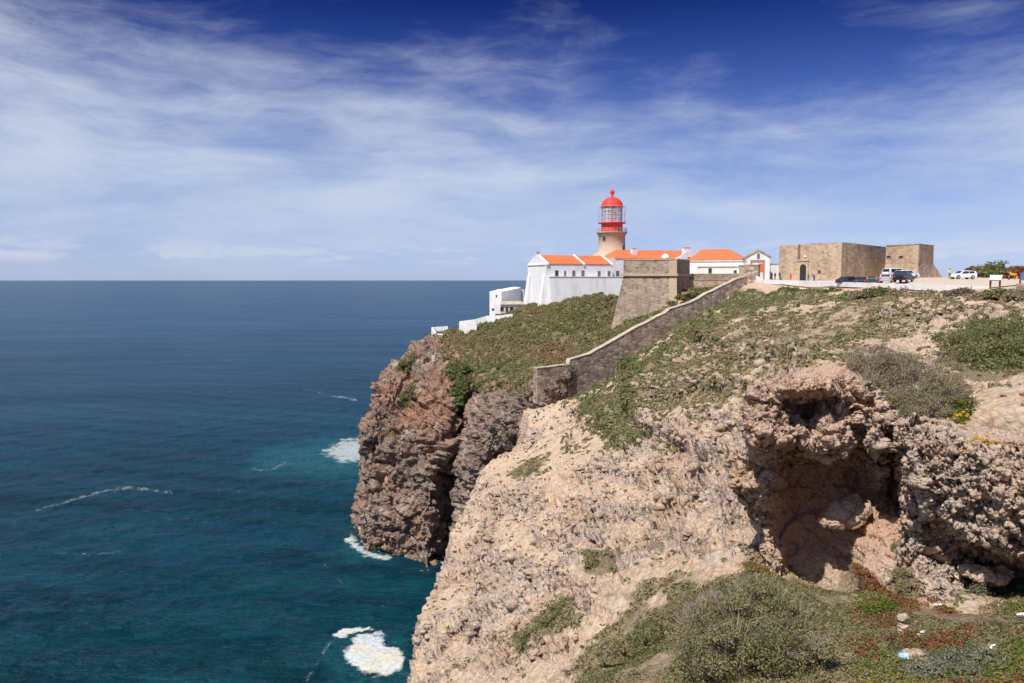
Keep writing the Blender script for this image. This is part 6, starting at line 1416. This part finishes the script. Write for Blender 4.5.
shrub('shrub', 'olive and rust shrub at the foot of the nodular wall left corner', [(903, 578, 28.6, .4), (910, 590, 28, .4), (900, 592, 28, .35)], M_olive, .035, 420, tint0=.7, sub_r=.15)
shrub('hanging_plant', 'grey-green plant hanging from a ledge under the nodular rock wall', [(985, 582, 27.4, .3), (980, 592, 27.2, .3), (992, 576, 27.5, .2)], M_grey, .035, 420, cat='plant', sub_r=.13, tint0=.3)
shrub('shrub', 'green tuft inside the dark right corner of the hollow', [(905, 545, 31.0, .22), (898, 549, 30.8, .2)], M_green, .04, 400, sub_r=.12)
shrub('shrub', 'yellow-green patch growing in the shadow left of the rock hollow', [(762, 571, 32, .4), (750, 566, 33, .3), (772, 578, 31.6, .3)], M_lime, .045, 380, sub_r=.16, flat=.4, tint0=.9)
shrub('shrub', 'isolated green-brown cushion on the middle of the pale slope', [(596, 562, 60, .8), (604, 567, 59.5, .8), (590, 555, 61, .6), (606, 558, 60, .6)], M_olive, .09, 380, tint0=.5, sub_r=.3, flat=.5)
shrub('shrub', 'large low green cushion at the lower left of the pale slope', [(560, 612, 54, 1.0), (550, 625, 52, 1.1), (538, 638, 50.5, 1.0), (568, 604, 55.5, .8), (525, 645, 50, .7), (560, 630, 51, .8)], M_olive, .085, 400, tint0=.35, sub_r=.32, flat=.45)
shrub('shrub', 'dark vertical growth of green bushes down the headland cliff crack', [(458, 378, 183.5, 1.7), (459, 388, 181.5, 1.6), (456, 397, 180, 1.8), (459, 405, 179, 1.4), (454, 372, 185, 1.8), (466, 371, 184, 1.6)], M_green, .3, 380, tint0=.15, sub_r=.7)
shrub('shrub', 'green bush tuft growing out of the middle of the sloping wall', [(688.5, 321.5, 167.0, .55), (688.3, 324.5, 166.9, .5)], M_green, .16, 380, tint0=.1, sub_r=.3)
shrub('shrub', 'bright green bushes spilling over the wall at the bastion corner', [(680, 300, 171.5, 1.1), (688, 297.5, 172, 1.2), (695, 296, 172, 1.1), (700, 298, 171.5, .9), (672, 304.5, 171, .9)], M_green, .2, 380, tint0=.25, sub_r=.45)
# row of round bushes below the kerb
for i, (px, py, d, R_, lb) in enumerate([(790, 286, 158, 1.5, 'green'), (812, 287.5, 148, 1.3, 'olive'), (832, 287.5, 140, 1.3, 'wide olive'), (868, 290.5, 123, 1.5, 'grey-brown'), (882, 289, 120, 1.7, 'tall grey-brown'), (902, 290, 114, 1.4, 'small brown'), (928, 291.5, 108, 1.3, 'dark brown'), (945, 292, 105, 1.1, 'pale olive'), (962, 291.5, 102, 1.6, 'big dark'), (985, 293, 97, 1.2, 'low brown'), (1004, 291, 95, 1.3, 'broad grey'), (1020, 293, 92, 1.3, 'low grey')]):
    where = ['at the left end of the row below the fort doorway', 'below the fort front wall', 'below the fort right corner', 'below the dark saloon cars', 'below the silver hatchback', 'below the black off-roader', 'below the right end of the fort tower', 'left of the big dark bush', 'below the lone white car', 'below the kerb wall end', 'below the information board', 'at the right edge below the blue sign'][i]
    shrub('shrub', f'{lb} round bush {where}', [(px, py + 5.5, d - 4, R_ * .95), (px + 7, py + 6.5, d - 5, R_ * .8), (px - 7, py + 6, d - 4.5, R_ * .8)], [M_dry, M_olive][i % 3 == 1] if i > 2 else M_hill, .16, 340, group='bushes below the kerb wall', tint0=[.15, .55][i % 2], sub_r=.42, flat=.65)
# bank of bushes beyond the car park
for i, (px, py, d, R_, mt, lb) in enumerate([(972, 273.5, 165, 1.4, M_rust, 'brownish bush at the left end of the bank, behind the white car tail'), (982, 273.5, 162, 1.8, M_dry, 'grey bush on the bank, second from the left'), (995.5, 271.5, 158, 2.0, M_hill, 'tallest round green bush on the bank behind the information board'), (1006, 274.5, 150, 1.6, M_green, 'dark green bush on the bank behind the motorcycle'), (1017, 273.5, 148, 1.7, M_rust, 'rusty bush on the bank behind the blue sign')]):
    shrub('shrub', lb, [(px, py, d, R_), (px + 5, py + 1.5, d, R_ * .8), (px - 5, py + 1.8, d, R_ * .8), (px, py + 4, d - 1, R_)], mt, .22, 340, group='bushes on the bank beyond the car park', sub_r=.5, tint0=.3)

# ------------------------------------------------------------------ loose rocks, cairn, litter
def rock_mesh(name, c, size, mat, seed, rot=0.0, parent=None, det=6, k=1.0, dip=0.0):
    bm = bmesh.new(); bmesh.ops.create_icosphere(bm, subdivisions=det, radius=1.0); V = np.array([v.co[:] for v in bm.verts]); Fc = np.array([[v.index for v in f.verts] for f in bm.faces]); bm.free()
    V = np.sign(V) * np.abs(V) ** .75; d = rock_disp(V * np.array(size) * 1.0 + seed * 7.3, k, seed) ; V2 = V * np.array(size) + unitrows(V) * d[:, None] * .55
    cd_, sd_ = math.cos(dip), math.sin(dip); V2 = V2 @ np.array([[cd_, 0, -sd_], [0, 1, 0], [sd_, 0, cd_]])
    cr, sr = math.cos(rot), math.sin(rot); V2 = V2 @ np.array([[cr, sr, 0], [-sr, cr, 0], [0, 0, 1]])
    loc = parent.location if parent is not None else (0, 0, 0)
    o = mesh_np(name, V2 + np.array(c) - np.array(loc), Fc, mat, {'rk': np.full(len(V), .5), 'veg': np.zeros(len(V))}, False)
    if parent is not None: o.parent = parent
    return o
def unitrows(a): return a / (np.linalg.norm(a, axis=1, keepdims=True) + 1e-9)
tag(rock_mesh('boulder', P(844, 514, 33.4), (1.05, .7, .36), M_crop, 3, .35, dip=-.42), 'layered boulder jutting out in the middle of the rock hollow', 'boulder')
tag(rock_mesh('boulder', P(894, 447, 31.6), (.6, .5, .3), M_crop, 5, .1), 'rounded orange boulder perched at the top right corner of the hollow', 'boulder')
tag(rock_mesh('boulder', P(916, 660, 20.0), (.42, .5, .22), M_crop, 8, .4), 'flat pink boulder with a blue plastic bag lying on it', 'boulder')
tag(rock_mesh('boulder', P(985, 574, 27.8), (.8, .6, .16), M_crop, 15, .2), 'thin slab of rock sticking out above the hanging plant', 'boulder')
def hull_stone(name, c, size, mat, seed, root):
    r = np.random.default_rng(seed); q = r.normal(size=(22, 3)); q /= np.linalg.norm(q, axis=1, keepdims=True); q *= np.array(size) * (.85 + .25 * r.random((22, 1)))
    bm = bmesh.new()
    for v in q: bm.verts.new(v)
    bmesh.ops.convex_hull(bm, input=list(bm.verts)); bmesh.ops.delete(bm, geom=[v for v in bm.verts if not v.link_faces], context='VERTS')
    me = bpy.data.meshes.new(name); bm.to_mesh(me); bm.free(); me.materials.append(mat); o = bpy.data.objects.new(name, me); C.objects.link(o); o.parent = root; o.location = tuple(np.array(c) - np.array(root.location))
    b = o.modifiers.new('b', 'BEVEL'); b.width = .012; b.segments = 1
def cairn():
    g = on_ray(901, 634); root = empty('cairn', tuple(g), 'cairn of stacked pale stones standing among the rust red plants', 'cairn'); k = g[1] / F_
    z = g[2] - .05
    for i, (w, h) in enumerate(((.20, .16), (.13, .10), (.19, .11), (.12, .08), (.20, .28))):
        hull_stone('stone', (g[0] + (.05, -.03, .04, -.02, .02)[i], g[1], z + h / 2 + .03), (w * .9, w * .85, h / 2 + .025), M_capst, 20 + i, root); z += h
M_capst = plain('pale stacked stone', (.46, .36, .27), .95, .25, 5, bmp=.5)
cairn()
def litter(px, py, size, mat, label, name, seed, n=7):
    g = on_ray(px, py); r = np.random.default_rng(seed); root_loc = g + (0, -.05, .10); V = np.zeros((n, n, 3))
    for i in range(n):
        for j in range(n): V[i, j] = ((i / (n - 1) - .5) * size[0], (j / (n - 1) - .5) * size[1], 0)
    q = V.reshape(-1, 3); q = q + np.stack([fbm(q * 6 + seed, 2, 1), fbm(q * 6 + seed, 2, 2), np.abs(fbm(q * 8 + seed, 3, 3)) * 2.2], -1) * size[0] * .16
    q = np.r_[q, q * (1, 1, .6) - (0, 0, .02)]; f = grid_faces(n, n); f = np.r_[f, f[:, ::-1] + n * n]
    ed = [i * n for i in range(n)] + [(n - 1) * n + j for j in range(1, n)] + [i * n + n - 1 for i in range(n - 2, -1, -1)] + [j for j in range(n - 2, 0, -1)]
    f = np.r_[f, np.array([(ed[k], ed[(k + 1) % len(ed)], ed[(k + 1) % len(ed)] + n * n, ed[k] + n * n) for k in range(len(ed))])]
    q = q @ Matrix.Rotation(R(35), 3, 'X').to_3x3().transposed().__array__() if False else q
    c_, s_ = math.cos(.7), math.sin(.7); q = np.stack([q[:, 0], q[:, 1] * c_ - q[:, 2] * s_, q[:, 1] * s_ + q[:, 2] * c_], -1)
    o = mesh_np(name, q, f, mat, None, True); o.location = tuple(root_loc); tag(o, label, 'litter')
M_bagblue = plain('pale blue plastic', (.35, .55, .80), .35, .2, 8); M_bagw = plain('white plastic', (.8, .8, .78), .4, .08, 8); M_bagy = plain('yellow paper', (.75, .55, .12), .6, .1, 8)
litter(902, 659, (.24, .2), M_bagblue, 'crumpled pale blue plastic bag on the flat pink boulder', 'plastic_bag', 3)
litter(922, 634.5, (.16, .12), M_bagw, 'white plastic scrap right of the cairn', 'plastic_bag', 5)
litter(918, 636, (.12, .1), M_bagy, 'small yellow wrapper touching the white scrap right of the cairn', 'wrapper', 6)
litter(936, 605, (.24, .07), M_bagw, 'narrow white strip of plastic at the foot of the nodular wall', 'plastic_strip', 8)
litter(1019, 616, (.27, .08), M_bagw, 'long white plastic strip near the right edge of the photo', 'plastic_strip', 9)
litter(990, 649, (.16, .16), M_bagw, 'thin crumpled white bag caught in the ground plants above the grey cushion shrub', 'plastic_bag', 11)
def stones():
    V = SL['V']; a, b = SL['fine']; Vf = V[a:b]; px, py = SL['px'][a:b], SL['py'][a:b]
    ok = (px > 395) & (px < 1060) & (py < 740) & (Vf[..., 1] > 10) & (SL['s'][a:b] < 2) & (SL['rough'][a:b] > .5) & (SL['veg'][a:b] < .7)
    nz = fbm(Vf.reshape(-1, 3) * .22, 4, 91).reshape(px.shape)
    mk = np.where(ok, .12 * sm(-.1, .5, nz) + .9 * SL['r2'][a:b] ** 2, 0)
    p = scatter_on(Vf, mk, 1.6, 71); r = np.random.default_rng(5); n = len(p)
    if n > 26000: p = p[r.choice(n, 26000, False)]; n = len(p)
    bm = bmesh.new(); bmesh.ops.create_icosphere(bm, subdivisions=1, radius=1.0); S = np.array([v.co[:] for v in bm.verts]); Fc = np.array([[v.index for v in f.verts] for f in bm.faces]); bm.free()
    k = len(S); s = np.clip(.10 * np.exp(.75 * r.normal(size=n)), .03, .36) * np.clip(p[:, 1] / 50, .55, 1.5)
    sc = s[:, None] * (1 + .3 * r.normal(size=(n, 3))) * (1.2, 1.0, .7); jit = 1 + .28 * r.normal(size=(n, k, 1))
    Q = S[None] * jit * sc[:, None]; th = r.random(n) * 6.28; c_, s_ = np.cos(th)[:, None], np.sin(th)[:, None]
    Q = np.stack([Q[..., 0] * c_ - Q[..., 1] * s_, Q[..., 0] * s_ + Q[..., 1] * c_, Q[..., 2]], -1) + p[:, None]
    Fa = (Fc[None] + (np.arange(n) * k)[:, None, None]).reshape(-1, 3)
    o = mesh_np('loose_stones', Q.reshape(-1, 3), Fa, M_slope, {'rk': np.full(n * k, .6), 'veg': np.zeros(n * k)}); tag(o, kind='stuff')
stones()
